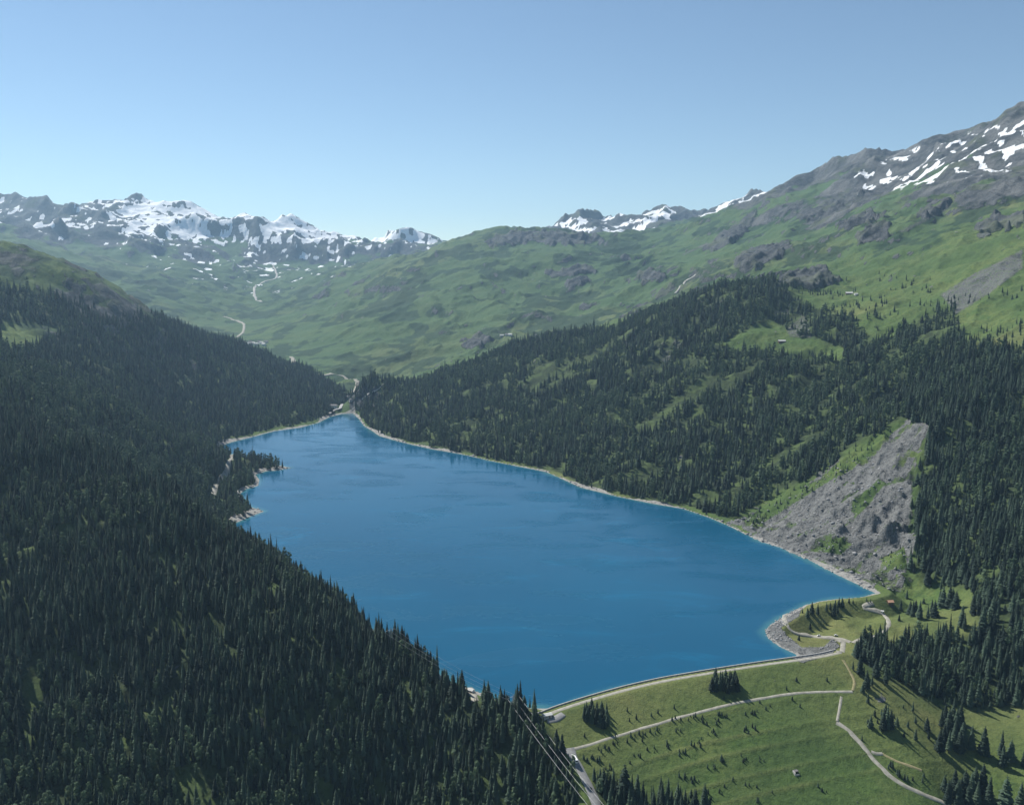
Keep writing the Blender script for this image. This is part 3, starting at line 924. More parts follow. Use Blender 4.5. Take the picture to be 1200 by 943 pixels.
ribbon('meadow_trail', castline([(1034, 882.5), (1055, 893), (1080, 902)], 700, 1000), 2.0, M_TRAIL, .2)
ribbon('shore_road', castline([(250, 580), (257, 567), (263, 556), (267, 546), (272, 536), (274, 532), (266, 526), (255, 524)], 1300, 2400), 9.0, M_ROAD, .8)
ribbon('pass_road', castline([(340, 428), (344, 423), (341, 418)], 3000, 5500), 18.0, M_ROAD, 1.5, step=10)
ribbon('pass_road', castline([(366, 437.5), (385, 439.5), (404, 442), (417, 446), (419, 452), (414, 460)], 2900, 4500), 14.0, M_ROAD, 1.5, step=10)
ribbon('pass_road', castline([(262, 371), (272, 374.5), (284, 378.5), (286, 384), (283, 391), (277, 396)], 4000, 6500), 14.0, M_ROAD, 2.0, step=12)
M_BED = plain('stream_gravel', (.40, .385, .35), (.30, .29, .265), .9, .05)
ribbon('stream', castline([(320, 311), (323, 318), (324, 325), (313, 329), (300, 334), (298, 342), (300, 350), (307, 354)], 5000, 9500), 16.0, M_BED, 2.0, step=15, jitter=.6)
ribbon('stream', castline([(815, 322), (803, 330), (796, 338), (791, 344)], 3300, 6000), 8.0, M_BED, 2.0, step=12, jitter=.6)
ribbon('funicular_track', castline([(424, 468), (440, 458), (452, 449)], 2500, 3000), 2.4, M_BED, 1.0, step=6)
pad_xy = castline([(549, 806), (554, 813), (557, 822)], 760, 960)
ribbon('roadside_pad', pad_xy, 8.0, M_ROAD, .6)
ribbon('dam_end_yard', castline([(641, 843), (650, 842), (660, 836)], 760, 960), 5.5, M_ASPH, .25)

# ------------------------------------------------------------------ trees: prototypes
def spruce_mesh(seed, h=17.0, rad=2.5, layers=17, per=9, bare=.06):
    r = random.Random(seed)
    vs, fs = [], []

    def tri(*p):
        k = len(vs); vs.extend(p); fs.append(tuple(range(k, k + len(p))))
    # dark inner body
    kk = 7
    prev = None
    for t, q in ((bare, .30), (bare + .16, .62), (.5, .36), (.8, .15), (.98, .01)):
        ring = []
        for i in range(kk):
            a = 6.2832 * i / kk + t * 3
            R = rad * q * r.uniform(.8, 1.15)
            ring.append((R * math.cos(a), R * math.sin(a), h * t))
        base = len(vs); vs.extend(ring)
        if prev is not None:
            for i in range(kk):
                fs.append((prev + i, prev + (i + 1) % kk, base + (i + 1) % kk, base + i))
        prev = base
    for L in range(layers):
        t = bare + (1 - bare) * (L / (layers - .3)) ** 1.0
        t = min(t, .975)
        R = rad * ((1 - t) ** .82) * 1.08 * (0.72 if L == 0 else 1) + .12
        m = max(4, int(per * (1 - t * .55)))
        a0 = r.uniform(0, 6.28)
        for i in range(m):
            a = a0 + 6.2832 * i / m + r.uniform(-.25, .25)
            Rr = R * r.uniform(.68, 1.18)
            ca, sa = math.cos(a), math.sin(a)
            z = h * t + r.uniform(-.25, .25)
            droop = Rr * r.uniform(.28, .55)
            w = (0.42 + Rr * .30) * r.uniform(.8, 1.25)
            z0 = z + .5
            root = (ca * .05, sa * .05, z0)
            midp = (ca * Rr * .58, sa * Rr * .58, z0 - droop * .35 + .12)
            tip = (ca * Rr, sa * Rr, z0 - droop)
            lft = (ca * Rr * .55 - sa * w, sa * Rr * .55 + ca * w, z0 - droop * .72)
            rgt = (ca * Rr * .55 + sa * w, sa * Rr * .55 - ca * w, z0 - droop * .72)
            k = len(vs); vs.extend([root, lft, tip, rgt, midp])
            fs.extend([(k, k + 1, k + 4), (k + 1, k + 2, k + 4), (k + 2, k + 3, k + 4), (k + 3, k, k + 4)])
    k = len(vs)
    vs.extend([(.16, 0, h * .95), (-.08, .14, h * .95), (-.08, -.14, h * .95), (0, 0, h * 1.03)])
    fs.extend([(k, k + 1, k + 3), (k + 1, k + 2, k + 3), (k + 2, k, k + 3)])
    me = bpy.data.meshes.new('crown'); me.from_pydata(vs, [], fs); me.update()
    return me


def larch_mesh(seed, h=15.0, rad=3.0, nleaf=420):
    """rounder, looser crown made of leaf tufts round its limbs"""
    r = random.Random(seed)
    vs, fs = [], []
    lumps = []
    for i in range(15):
        t = r.uniform(.15, .93)
        prof = math.sin(math.pi * min(1, (t - .05) / .95) ** .75) ** .7
        a = r.uniform(0, 6.28); R = rad * prof * r.uniform(.25, .62)
        lumps.append((R * math.cos(a), R * math.sin(a), h * t, rad * (.34 + .26 * prof) * r.uniform(.8, 1.15)))
    for i in range(nleaf):
        x, y, z, q = r.choice(lumps)
        d = Vector((r.gauss(0, 1), r.gauss(0, 1), r.gauss(0, .9))).normalized() * q * r.uniform(.6, 1.05)
        p = Vector((x, y, z)) + d
        nrm = (d.normalized() + Vector((r.uniform(-.6, .6), r.uniform(-.6, .6), r.uniform(-.2, .6)))).normalized()
        u = nrm.orthogonal().normalized(); w = nrm.cross(u)
        s = r.uniform(.35, .75)
        ph = r.uniform(0, 6.28)
        k = len(vs)
        for j in range(4):
            a = ph + j * 1.5708
            vs.append(tuple(p + (u * math.cos(a) + w * math.sin(a)) * s * r.uniform(.6, 1.2) - nrm * (.15 if j % 2 else 0)))
        fs.append((k, k + 1, k + 2)); fs.append((k, k + 2, k + 3))
    me = bpy.data.meshes.new('crown'); me.from_pydata(vs, [], fs); me.update()
    return me


def trunk_mesh(h, r0, limbs=5, seed=0):
    r = random.Random(seed)
    b = MB()
    b.tube((0, 0, -.8), (0, 0, h * .35), r0, r0 * .7, 6)
    b.tube((0, 0, h * .35), (0, 0, h * .92), r0 * .7, r0 * .1, 5)
    for i in range(limbs):
        a = r.uniform(0, 6.28); z = h * r.uniform(.12, .5); L = r.uniform(.8, 1.5)
        b.tube((0, 0, z), (L * math.cos(a), L * math.sin(a), z - .15 * L), r0 * .22, r0 * .08, 3)
    return b.mesh('trunk', M_BARK)


SPRUCES = [spruce_mesh(1, 17, 2.9, 18, 9), spruce_mesh(2, 16, 3.3, 16, 9), spruce_mesh(3, 18, 2.6, 20, 8), spruce_mesh(4, 14, 3.0, 14, 9, .03), spruce_mesh(5, 19, 2.1, 19, 7, .12), spruce_mesh(6, 12, 3.2, 11, 8, .02)]
LARCHES = [larch_mesh(11, 15, 2.9), larch_mesh(12, 14, 3.2, 460), larch_mesh(13, 16, 2.5)]
YOUNG = [spruce_mesh(21, 4.2, 1.15, 9, 8, .02), spruce_mesh(22, 3.6, 1.25, 8, 8, .02)]
for m in SPRUCES + YOUNG: m.materials.append(M_SPRUCE)
for m in LARCHES: m.materials.append(M_LARCH)
TR_S = trunk_mesh(17, .24, 5, 1); TR_L = trunk_mesh(15, .26, 7, 2); TR_Y = trunk_mesh(4, .07, 2, 3)
PROTO = {}                                 # first crown object of each mesh, for the woods


def tree(name, me, tr, x, y, sc, label, group, z=None, zs=None):
    t = empty(name, (x, y, float(hq(x, y)) - .1 if z is None else z), random.uniform(0, 6.28))
    t.scale = (sc, sc, sc * (zs or random.uniform(.92, 1.12)))
    c = link('crown', me, t); link('trunk', tr, t)
    PROTO.setdefault(me.name, c)
    tag(t, label, 'tree' if name != 'young_spruce' else 'sapling', group)
    return t


# ------------------------------------------------------------------ trees: where they stand
wood_keys = list(wood_mask.keys())


def grid_lookup(arr, x, y):
    a = np.interp(np.arctan2(x, y), ang, np.arange(na)); b = np.interp(np.log(np.hypot(x, y)), LR, np.arange(nr))
    i = np.clip(a.round().astype(int), 0, na - 1); j = np.clip(b.round().astype(int), 0, nr - 1)
    return arr[i, j]


def scatter(x0, x1, y0, y1, sp):
    gx, gy = np.meshgrid(np.arange(x0, x1, sp), np.arange(y0, y1, sp), indexing='ij')
    gx = gx + rng.uniform(-.48, .48, gx.shape) * sp; gy = gy + rng.uniform(-.48, .48, gy.shape) * sp
    x, y = gx.ravel(), gy.ravel()
    m = np.abs(np.arctan2(x, y)) < math.radians(33.5)
    return x[m], y[m]


SPEC = {'left_near': (4.8, (-900, 60, 520, 1450)), 'left_mid': (6.4, (-1350, -380, 1300, 2150)), 'left_far': (7.6, (-2100, -430, 1950, 3600)),
        'right_main': (7.2, (-560, 1150, 1450, 3060)), 'right_dark': (6.2, (380, 1150, 850, 1850)), 'right_low': (6.2, (330, 700, 800, 1150)), 'dam_foot': (5.0, (60, 200, 640, 870))}
GAPS = {  # pale openings in the near wood, as seen in the photograph
    'left_near': [[(30, 790), (45, 775), (52, 830), (42, 840), (30, 870), (22, 850)], [(40, 940), (55, 880), (52, 860), (48, 890), (30, 935)], [(70, 850), (80, 830), (78, 870), (72, 876)],
                  [(130, 790), (142, 770), (140, 790), (150, 805), (160, 812), (145, 820), (132, 805)], [(183, 790), (192, 760), (190, 785), (184, 812)], [(195, 820), (205, 810), (204, 835), (196, 833)],
                  [(180, 910), (190, 865), (198, 850), (196, 870), (186, 900), (180, 935)], [(157, 600), (165, 598), (162, 610)], [(135, 862), (146, 855), (144, 880), (137, 885)], [(60, 940), (75, 915), (84, 912), (72, 938)],
                  [(200, 645), (208, 650), (207, 690), (203, 688)], [(385, 815), (402, 812), (400, 830), (390, 830)], [(610, 868), (618, 868), (618, 890), (612, 885)], [(112, 605), (120, 602), (124, 615), (116, 616)]]}
all_t = []
for wi, key in enumerate(wood_keys):
    sp, (x0, x1, y0, y1) = SPEC[key]
    x, y = scatter(x0, x1, y0, y1, sp)
    den = grid_lookup(wood_mask[key] * (1 - clear) * (1 - .95 * sstep(.25, .8, stone)), x, y)
    den = np.clip(den + fbm(x, y, 22, 3, 461) * .45 * (den > .02) * (den < .95), 0, 1)
    ld = grid_lookup(lake_d, x, y)
    z = hq(x, y)
    g1 = fbm(x, y, 48, 4, 401, .65); g2 = fbm(x, y, 26, 3, 411); g3 = fbm(x, y, 260, 3, 421)
    keep = den * (1.0 - .93 * sstep(.12, .42, g1 * .6 + g2 * .5 + {'right_main': .08, 'right_dark': -.06, 'left_far': .06, 'left_mid': .02}.get(key, -.16))) > rng.uniform(.12, .75, x.shape)
    keep &= ld + 8 * g1 > (5 if key == 'left_near' else 8)
    if key == 'right_main':       # gullies running down to the lake
        keep &= fbm(-x * .36 + y * .93, (x * .93 + y * .36) * .16, 70, 4, 441, .6) < .37 + rng.normal(0, .06, x.shape) + 2.0 * (x < -250)
    if key == 'left_near':
        keep &= fbm(x + .3 * y, y * .4, 34, 3, 451, .6) < .66 + rng.normal(0, .08, x.shape)
    if key == 'right_main':
        # thinner towards the alps
        px_, py_ = pix(x, y, z)
        thin = sstep(400, 350, py_ + g3 * 40) * sstep(860, 960, px_)
        keep &= rng.uniform(0, 1, x.shape) > thin * .82
    if key == 'left_far':
        px_, py_ = pix(x, y, z)
        thin = sstep(372, 335, py_ + g3 * 30) * sstep(210, 120, px_)
        keep &= rng.uniform(0, 1, x.shape) > thin * .85
    if key in GAPS:
        px_, py_ = pix(x, y, z + 5)
        for gp in GAPS[key]:
            keep &= ~inpoly(px_, py_, gp)
    for P, w in ROADLINES:
        bb = (x > P[:, 0].min() - 20) & (x < P[:, 0].max() + 20) & (y > P[:, 1].min() - 20) & (y < P[:, 1].max() + 20) & keep
        if bb.any():
            keep[bb] &= polydist(x[bb], y[bb], P[::2], closed=False) > w * .5 + 2.5
    x, y, z, g3 = x[keep], y[keep], z[keep], g3[keep]
    lar = rng.uniform(0, 1, x.shape) < np.clip({'left_near': .18, 'left_mid': .62, 'left_far': .12, 'right_main': .46, 'right_dark': .2, 'right_low': .04, 'dam_foot': .1}[key] + g3 * .5, .02, .8)
    sc = np.clip(rng.lognormal(-.06, .34, x.shape), .3, 1.75) * {'left_near': .9, 'left_mid': 1.0, 'left_far': 1.12, 'right_main': 1.1, 'right_dark': 1.1, 'right_low': 1.05, 'dam_foot': .85}[key]
    mi = np.where(lar, 10 + rng.integers(0, 3, x.shape), rng.integers(0, 6, x.shape))
    all_t.append(np.column_stack([x, y, z, sc, mi, np.full(x.shape, wi)]))
TREES = np.concatenate(all_t)

# scattered trees of the upper alps
sx, sy = scatter(380, 1350, 1500, 2900, 11)
sz = hq(sx, sy); spx, spy = pix(sx, sy, sz)
zone = inpoly(spx, spy, [(880, 335), (960, 325), (1020, 318), (1080, 330), (1140, 320), (1200, 330), (1200, 420), (1130, 405), (1090, 372), (1040, 400), (960, 372)])
sg = fbm(sx, sy, 120, 3, 431)
kp = zone & (rng.uniform(0, 1, sx.shape) < np.clip(.05 + sg * .55, 0, .6))
TREES = np.concatenate([TREES, np.column_stack([sx[kp], sy[kp], sz[kp], rng.uniform(.5, 1.05, kp.sum()), rng.integers(0, 6, kp.sum()), np.full(kp.sum(), wood_keys.index('right_main'))])])
# young trees on the green strips of the scree
sx, sy = scatter(330, 800, 1150, 1750, 6)
gm = grid_lookup(np.maximum.reduce([soft(p, lo, hi, 4) for p, lo, hi in GREENS]), sx, sy)
kp = (gm > .4) & (rng.uniform(0, 1, sx.shape) < .22)
TREES = np.concatenate([TREES, np.column_stack([sx[kp], sy[kp], hq(sx[kp], sy[kp]), rng.uniform(.25, .6, kp.sum()), rng.integers(0, 6, kp.sum()), np.full(kp.sum(), wood_keys.index('right_main'))])])

# which trees show largest
hh = TREES[:, 3] * 16
tpx, tpy = pix(TREES[:, 0], TREES[:, 1], TREES[:, 2] + hh * .6)
app = F * hh / TREES[:, 1]
infr = (tpx > 4) & (tpx < 1196) & (tpy > 60) & (tpy < 941)
is_l = TREES[:, 4] >= 10
vis = np.ones(len(TREES), bool)
for k in range(1, 26):                       # seen past the ground in front
    t = k / 26 * .97
    vis &= hq(TREES[:, 0] * t + 1e-3, np.maximum(TREES[:, 1] * t, 320)) < CAMZ + (TREES[:, 2] + hh * .8 - CAMZ) * t
single = np.zeros(len(TREES), bool)
wk = TREES[:, 5].astype(int)
for mask, cnt in ((~is_l & (wk == wood_keys.index('left_near')), 110), (~is_l & (wk == wood_keys.index('right_low')), 60), (~is_l & (wk == wood_keys.index('dam_foot')), 26),
                  (is_l & (wk == wood_keys.index('left_near')), 150)):
    c = np.where(mask & infr & vis)[0]
    c = c[np.argsort(-app[c])][:cnt]
    single[c] = True
TXT = {'left_near': ('dark slender spruce in the dense shaded wood of the left foreground slope', 'spruces of the left foreground slope'),
       'right_low': ('tall dark spruce in the wood edging the meadow right of the dam', 'spruces edging the right meadow'),
       'dam_foot': ('dark spruce in the row at the dam foot beside the valley road', 'spruces at the dam foot')}

def spot(r):
    px_, py_ = pix(r[0], r[1], r[2] + 6)
    size = 'tall ' if r[3] > 1.12 else ('small ' if r[3] < .78 else '')
    wd = wood_keys[int(r[5])]
    if wd == 'left_near':
        w_ = 'in the bottom left corner' if px_ < 150 else 'left of the middle of the bottom edge' if px_ < 330 else 'near the middle of the bottom edge' if px_ < 500 else 'beside the valley road'
    elif wd == 'right_low':
        w_ = 'at the tip nearest the dam' if px_ < 1070 else 'in its middle' if px_ < 1140 else 'against the right edge'
    else:
        w_ = 'close to the valley road' if px_ < 740 else 'at its right end'
    return size, w_


for r in TREES[single]:
    k = int(r[4]); wd = wood_keys[int(r[5])]
    sz_, wh_ = spot(r)
    if k >= 10:
        tree('larch_tree', LARCHES[k - 10], TR_L, r[0], r[1], r[3], sz_ + 'pale larch in the left foreground wood, ' + wh_, sz_ + 'larches of the left foreground wood, ' + wh_)
        continue
    nm_ = {'left_near': 'left foreground wood', 'right_low': 'wood right of the dam', 'dam_foot': 'small wood at the dam foot'}[wd]
    tree('spruce_tree', SPRUCES[k], TR_S, r[0], r[1], r[3], sz_ + 'dark spruce in the ' + nm_ + ', ' + wh_, sz_ + 'spruces of the ' + nm_ + ', ' + wh_)
    continue
    if k >= 10:
        tree('larch_tree', LARCHES[k - 10], TR_L, r[0], r[1], r[3], 'pale green rounded larch among dark spruces on the left foreground slope', 'larches of the left foreground slope')
    else:
        tree('spruce_tree', SPRUCES[k], TR_S, r[0], r[1], r[3], *TXT[wd])

# single trees of the meadows: base pixel, height in photo pixels, label
LONE = []


def lone(pts, label, group=None, org=(850, 643), s=3.1429, name='spruce_tree'):
    for q in pts:
        x, y, z = cast(org[0] + q[0] / s, org[1] + q[1] / s, 700, 1400)
        D = math.hypot(math.hypot(x, y), CAMZ - z)
        hm_ = q[2] / s * D / F / math.cos(math.atan2(CAMZ - z, math.hypot(x, y)))
        mi_ = random.randrange(4) if hm_ < 9 else random.randrange(5)
        hs = hm_ / (17, 16, 18, 14, 19, 12)[mi_]
        tr_ = tree(name, SPRUCES[mi_], TR_S, x, y, hs, label, group, z - .15, 1.0)
        tr_.scale = (hs * 1.35, hs * 1.35, hs)


lone([(312, 294, 22)], 'single small spruce on the lakeside grass inside the loop road')
lone([(271, 336, 20)], 'single small spruce on the green islet beside the shore boulders')
lone([(600, 378, 40)], 'single spruce on the meadow just left of the dark wood edge')
lone([(525, 565, 30)], 'bushy spruce alone on the meadow right of the service track end')
lone([(640, 264, 22)], 'small spruce on the meadow above the wood, beside the hut road bend')
lone([(888, 144, 26)], 'small spruce at the top of the bright meadow strip under the shaded wood')
lone([(535, 656, 36)], 'spruce left of the tall spruce clump on the meadow')
lone([(700, 702, 34), (690, 600, 34), (742, 668, 40), (748, 698, 24), (658, 692, 18), (632, 652, 30), (503, 704, 18), (620, 620, 14), (560, 640, 14), (655, 585, 12), (672, 655, 20)], 'small spruce scattered on the meadow right of the dam', 'small spruces scattered on the right meadow')
lone([(580, 668, 60), (595, 668, 78), (608, 664, 62), (588, 640, 60)], 'spruce of the tall tight clump alone on the right meadow', 'spruce clump on the right meadow')
lone([(905, 738, 70), (950, 758, 84), (963, 764, 50)], 'spruce on the grass just below the dark wood at the right', 'spruces below the right wood')
lone([(1015, 770, 80), (1020, 800, 60), (1050, 778, 60), (1097, 800, 50)], 'spruce of the loose group near the right edge of the meadow', 'spruces near the right edge')
lone([(945, 900, 86), (970, 950, 86), (1030, 955, 90), (1086, 950, 70)], 'tall spruce at the bottom right corner of the meadow', 'spruces in the bottom right corner')
lone([(815 + 13 * i + random.uniform(-5, 5), 938 - (i % 3) * 22 + random.uniform(-6, 6), 62 + random.uniform(-6, 10)) for i in range(10)] + [(805, 890, 46)], 'spruce in the dense square clump at the bottom right', 'square spruce clump at the bottom right')
lone([(790 + 12 * i + random.uniform(-4, 4), 746 - (i % 3) * 22 + random.uniform(-6, 6), 66 + random.uniform(-8, 10)) for i in range(8)] + [(795 + i * 14, 660 - (i % 2) * 18, 60) for i in range(6)], 'spruce in the dense tongue of wood reaching down the right meadow', 'spruce tongue on the right meadow')
lone([(302, 250, 32), (318, 238, 40), (340, 240, 36), (372, 226, 28), (398, 248, 44), (412, 240, 44), (404, 226, 36), (430, 215, 34), (418, 210, 30), (386, 222, 24), (284, 236, 16), (455, 198, 20), (520, 192, 14), (535, 196, 14), (470, 200, 14)],
     'dark spruce on the lakeside knoll above the shore boulders', 'spruces of the lakeside knoll')
lone([(645, 222, 34), (668, 182, 30), (690, 248, 50), (715, 254, 56), (745, 262, 50), (770, 250, 54), (680, 240, 44), (800, 218, 70), (825, 216, 74), (848, 222, 60), (836, 200, 50), (790, 205, 50), (870, 285, 66), (880, 300, 56), (700, 232, 40), (760, 230, 40), (730, 200, 20)],
     'dark spruce on the sunny meadow between the hut and the wood', 'spruces between hut and wood')
lone([(480, 395, 50), (510, 380, 84), (516, 400, 60), (545, 420, 90), (495, 460, 70), (555, 470, 60), (520, 515, 60), (505, 528, 30), (540, 505, 36), (470, 445, 30), (575, 445, 60), (590, 500, 70), (560, 395, 50)],
     'tall spruce at the near tip of the wood beside the dam end', 'spruces beside the dam end')
# two dense clumps on the dam face
D1 = [(702, 497), (716, 500), (730, 497), (745, 503), (760, 508), (775, 500), (790, 500), (708, 482), (722, 482), (738, 485), (755, 490), (770, 485), (786, 482), (715, 470), (732, 470), (750, 473), (765, 470), (782, 470)]
lone([(a, b, 42 + random.uniform(-6, 8)) for a, b in D1], 'spruce of the square clump below the middle of the dam crest', 'spruce clump below the dam crest middle', (600, 643), 3.0)
D2 = [(252, 600), (265, 605), (280, 612), (296, 615), (310, 622), (322, 630), (334, 622), (255, 585), (270, 588), (285, 592), (300, 598), (318, 602), (332, 600), (262, 575), (280, 575), (298, 578), (315, 582), (332, 580)]
lone([(a, b, 40 + random.uniform(-6, 8)) for a, b in D2], 'spruce of the square clump below the left end of the dam crest', 'spruce clump below the dam crest left end', (600, 643), 3.0)
# bottom row at the dam foot
lone([(395, 885, 105), (440, 895, 85), (460, 900, 70), (380, 900, 60), (415, 905, 70), (350, 880, 60), (330, 860, 50), (300, 840, 44), (318, 835, 44), (345, 835, 36), (288, 812, 40), (310, 812, 36)], 'spruce by the valley road where it leaves the dam foot', 'spruces by the valley road', (600, 643), 3.0)

# young trees planted on the dam face
YG = [(395, 670, 14, 40, 20), (470, 662, 12, 36, 22), (570, 620, 12, 26, 24), (650, 605, 14, 34, 18), (735, 597, 14, 34, 20), (830, 570, 9, 34, 18), (890, 552, 5, 20, 16), (335, 705, 10, 34, 18), (275, 742, 14, 34, 16), (355, 765, 7, 26, 12),
      (430, 740, 7, 22, 14), (490, 712, 6, 20, 14), (543, 690, 5, 16, 10), (590, 718, 7, 28, 16), (655, 682, 10, 26, 16), (705, 655, 6, 20, 16), (855, 637, 16, 46, 14), (748, 742, 6, 20, 10), (815, 742, 6, 12, 16), (872, 740, 7, 18, 8),
      (700, 775, 6, 26, 12), (600, 805, 8, 20, 14), (645, 822, 6, 26, 12), (730, 850, 7, 30, 16), (825, 838, 4, 12, 10), (862, 838, 2, 6, 6), (1090, 845, 5, 20, 10), (690, 868, 8, 14, 16), (855, 885, 5, 18, 8), (920, 858, 2, 16, 6), (770, 820, 4, 16, 14), (515, 640, 4, 8, 10)]
rs = random.Random(5)


def SPOTY(a, b):
    up = b + (a - 250) * .28            # how far down the face
    row = 'just below the service track' if up < 735 else 'on the middle terrace' if up < 850 else 'on the lowest terrace'
    return row + (' near the valley road' if a < 450 else ' at its left half' if a < 650 else ' at its middle' if a < 800 else ' towards its right')


for cx_, cy_, cnt, sx_, sy_ in YG:
    for _ in range(int(cnt * .62 + .5)):
        a = cx_ + rs.uniform(-1, 1) * sx_; b = cy_ + rs.uniform(-1, 1) * sy_
        x, y, z = cast(600 + a / 3, 643 + b / 3, 700, 1100)
        tree('young_spruce', YOUNG[rs.randrange(2)], TR_Y, x, y, rs.uniform(.5, 1.2), 'small young spruce on the dam face, ' + SPOTY(a, b), 'young spruces, ' + SPOTY(a, b), z - .05)
for a, b in [(405, 570), (413, 605), (437, 597), (490, 587), (513, 577), (570, 560), (745, 527), (965, 494), (1000, 464), (1107, 464), (255, 660), (1012, 555), (985, 530)]:
    x, y, z = cast(600 + a / 3, 643 + b / 3, 700, 1100)
    tree('young_spruce', YOUNG[rs.randrange(2)], TR_Y, x, y, rs.uniform(.8, 1.3), 'lone young spruce on the upper dam face near the service track', 'young spruces of the upper dam face', z - .05)
for a, b in [(600, 808), (608, 800), (615, 806), (640, 838), (660, 850), (730, 838), (690, 852), (726, 858), (634, 830), (590, 640), (550, 615), (575, 610), (525, 640), (700, 640), (670, 850)]:
    x, y, z = cast(850 + a / 3.143, 643 + b / 3.143, 700, 1200)
    tree('young_spruce', YOUNG[rs.randrange(2)], TR_Y, x, y, rs.uniform(.9, 1.7), 'young spruce on the meadow beside the pale meadow road', 'young spruces by the meadow road', z - .05)


# ------------------------------------------------------------------ the woods as masses
def wood(name, rows, label):
    me = bpy.data.meshes.new(name)
    me.vertices.add(len(rows)); me.vertices.foreach_set('co', rows[:, :3].astype(np.float32).ravel())
    for an, ty, arr in (('size', 'FLOAT', rows[:, 3]), ('turn', 'FLOAT', rng.uniform(0, 6.28, len(rows))), ('sort', 'INT', rows[:, 4].astype(np.int32)), ('tall', 'FLOAT', rng.uniform(.85, 1.2, len(rows))), ('wide', 'FLOAT', rng.uniform(.72, 1.4, len(rows)))):
        a = me.attributes.new(an, ty, 'POINT'); a.data.foreach_set('value', np.asarray(arr, np.int32 if ty == 'INT' else np.float32))
    o = link(name, me)
    ng = bpy.data.node_groups.new(name, 'GeometryNodeTree')
    ng.interface.new_socket('Geometry', in_out='INPUT', socket_type='NodeSocketGeometry')
    ng.interface.new_socket('Geometry', in_out='OUTPUT', socket_type='NodeSocketGeometry')
    gi = ng.nodes.new('NodeGroupInput'); go = ng.nodes.new('NodeGroupOutput'); jn = ng.nodes.new('GeometryNodeJoinGeometry')

    def attr(nm, ty):
        a = ng.nodes.new('GeometryNodeInputNamedAttribute'); a.data_type = ty; a.inputs[0].default_value = nm
        return a.outputs[0]
    size = attr('size', 'FLOAT'); turn = attr('turn', 'FLOAT'); sort = attr('sort', 'INT'); tall = attr('tall', 'FLOAT'); wide = attr('wide', 'FLOAT')
    cr = ng.nodes.new('ShaderNodeCombineXYZ'); ng.links.new(turn, cr.inputs[2])
    mt = ng.nodes.new('ShaderNodeMath'); mt.operation = 'MULTIPLY'; ng.links.new(size, mt.inputs[0]); ng.links.new(tall, mt.inputs[1])
    cs = ng.nodes.new('ShaderNodeCombineXYZ'); mw = ng.nodes.new('ShaderNodeMath'); mw.operation = 'MULTIPLY'; ng.links.new(size, mw.inputs[0]); ng.links.new(wide, mw.inputs[1])
    ng.links.new(mw.outputs[0], cs.inputs[0]); ng.links.new(mw.outputs[0], cs.inputs[1]); ng.links.new(mt.outputs[0], cs.inputs[2])
    for k in sorted(set(rows[:, 4].astype(int))):
        meshk = LARCHES[k - 10] if k >= 10 else SPRUCES[k]
        oi = ng.nodes.new('GeometryNodeObjectInfo'); oi.inputs[0].default_value = PROTO[meshk.name]; oi.transform_space = 'ORIGINAL'
        cmp_ = ng.nodes.new('FunctionNodeCompare'); cmp_.data_type = 'INT'; cmp_.operation = 'EQUAL'
        ng.links.new(sort, [s for s in cmp_.inputs if s.type == 'INT'][0]); [s for s in cmp_.inputs if s.type == 'INT'][1].default_value = k
        ip = ng.nodes.new('GeometryNodeInstanceOnPoints')
        ng.links.new(gi.outputs[0], ip.inputs['Points']); ng.links.new(oi.outputs['Geometry'], ip.inputs['Instance'])
        ng.links.new(cmp_.outputs[0], ip.inputs['Selection'])
        ng.links.new(cr.outputs[0], ip.inputs['Rotation']); ng.links.new(cs.outputs[0], ip.inputs['Scale'])
        ng.links.new(ip.outputs[0], jn.inputs[0])
    ng.links.new(jn.outputs[0], go.inputs[0])
    md = o.modifiers.new('trees', 'NODES'); md.node_group = ng
    tag(o, label, 'forest', None, 'stuff')
    return o


LBL = {'left_near': 'dark spruce wood covering the shaded left foreground slope', 'left_mid': 'spruce wood on the left lakeshore slope behind the foreground slope', 'left_far': 'hazy blue-green spruce wood on the far left slope',
       'right_main': 'wide spruce and larch wood on the sunny right slope above the lake', 'right_dark': 'shaded dark wood beside the grey cliff at the right edge', 'right_low': 'dark spruce wood edging the meadow right of the dam', 'dam_foot': 'small spruce wood at the dam foot at the bottom edge'}
for wi, key in enumerate(wood_keys):
    rows = TREES[(wk == wi) & ~single]
    if len(rows):
        wood('forest', rows, LBL[key])
print('TREES', len(TREES), [int((wk == i).sum()) for i in range(len(wood_keys))])

# ------------------------------------------------------------------ materials of built things
M_WHITE = plain('white_render', (.72, .71, .68), (.62, .61, .58), .8, .8)
M_WOODW = plain('dark_timber', (.13, .085, .05), (.085, .055, .035), .85, 2.5)
M_REDRF = plain('orange_brown_roof', (.50, .30, .20), (.40, .23, .15), .8, 1.8)
M_GREYRF = plain('grey_slab_roof', (.52, .52, .50), (.40, .40, .39), .8, 1.2)
M_DARKRF = plain('dark_roof', (.16, .15, .15), (.11, .105, .105), .8, 1.2)
M_GLASS = plain('window_glass', (.03, .04, .05), (.02, .025, .03), .15, 1, 0, .5)
M_PAINTW = plain('white_paint', (.78, .78, .77), (.72, .72, .71), .35, 1, 0, .5)
M_PAINTD = plain('dark_paint', (.03, .032, .036), (.025, .026, .03), .3, 1, 0, .5)
M_TYRE = plain('rubber', (.02, .02, .02), (.03, .03, .03), .9)
M_STEEL = plain('galvanised_steel', (.38, .39, .40), (.30, .31, .32), .5, 2, .6)
M_CABLE = plain('aluminium_cable', (.45, .46, .47), (.4, .41, .42), .5, 2, .3)


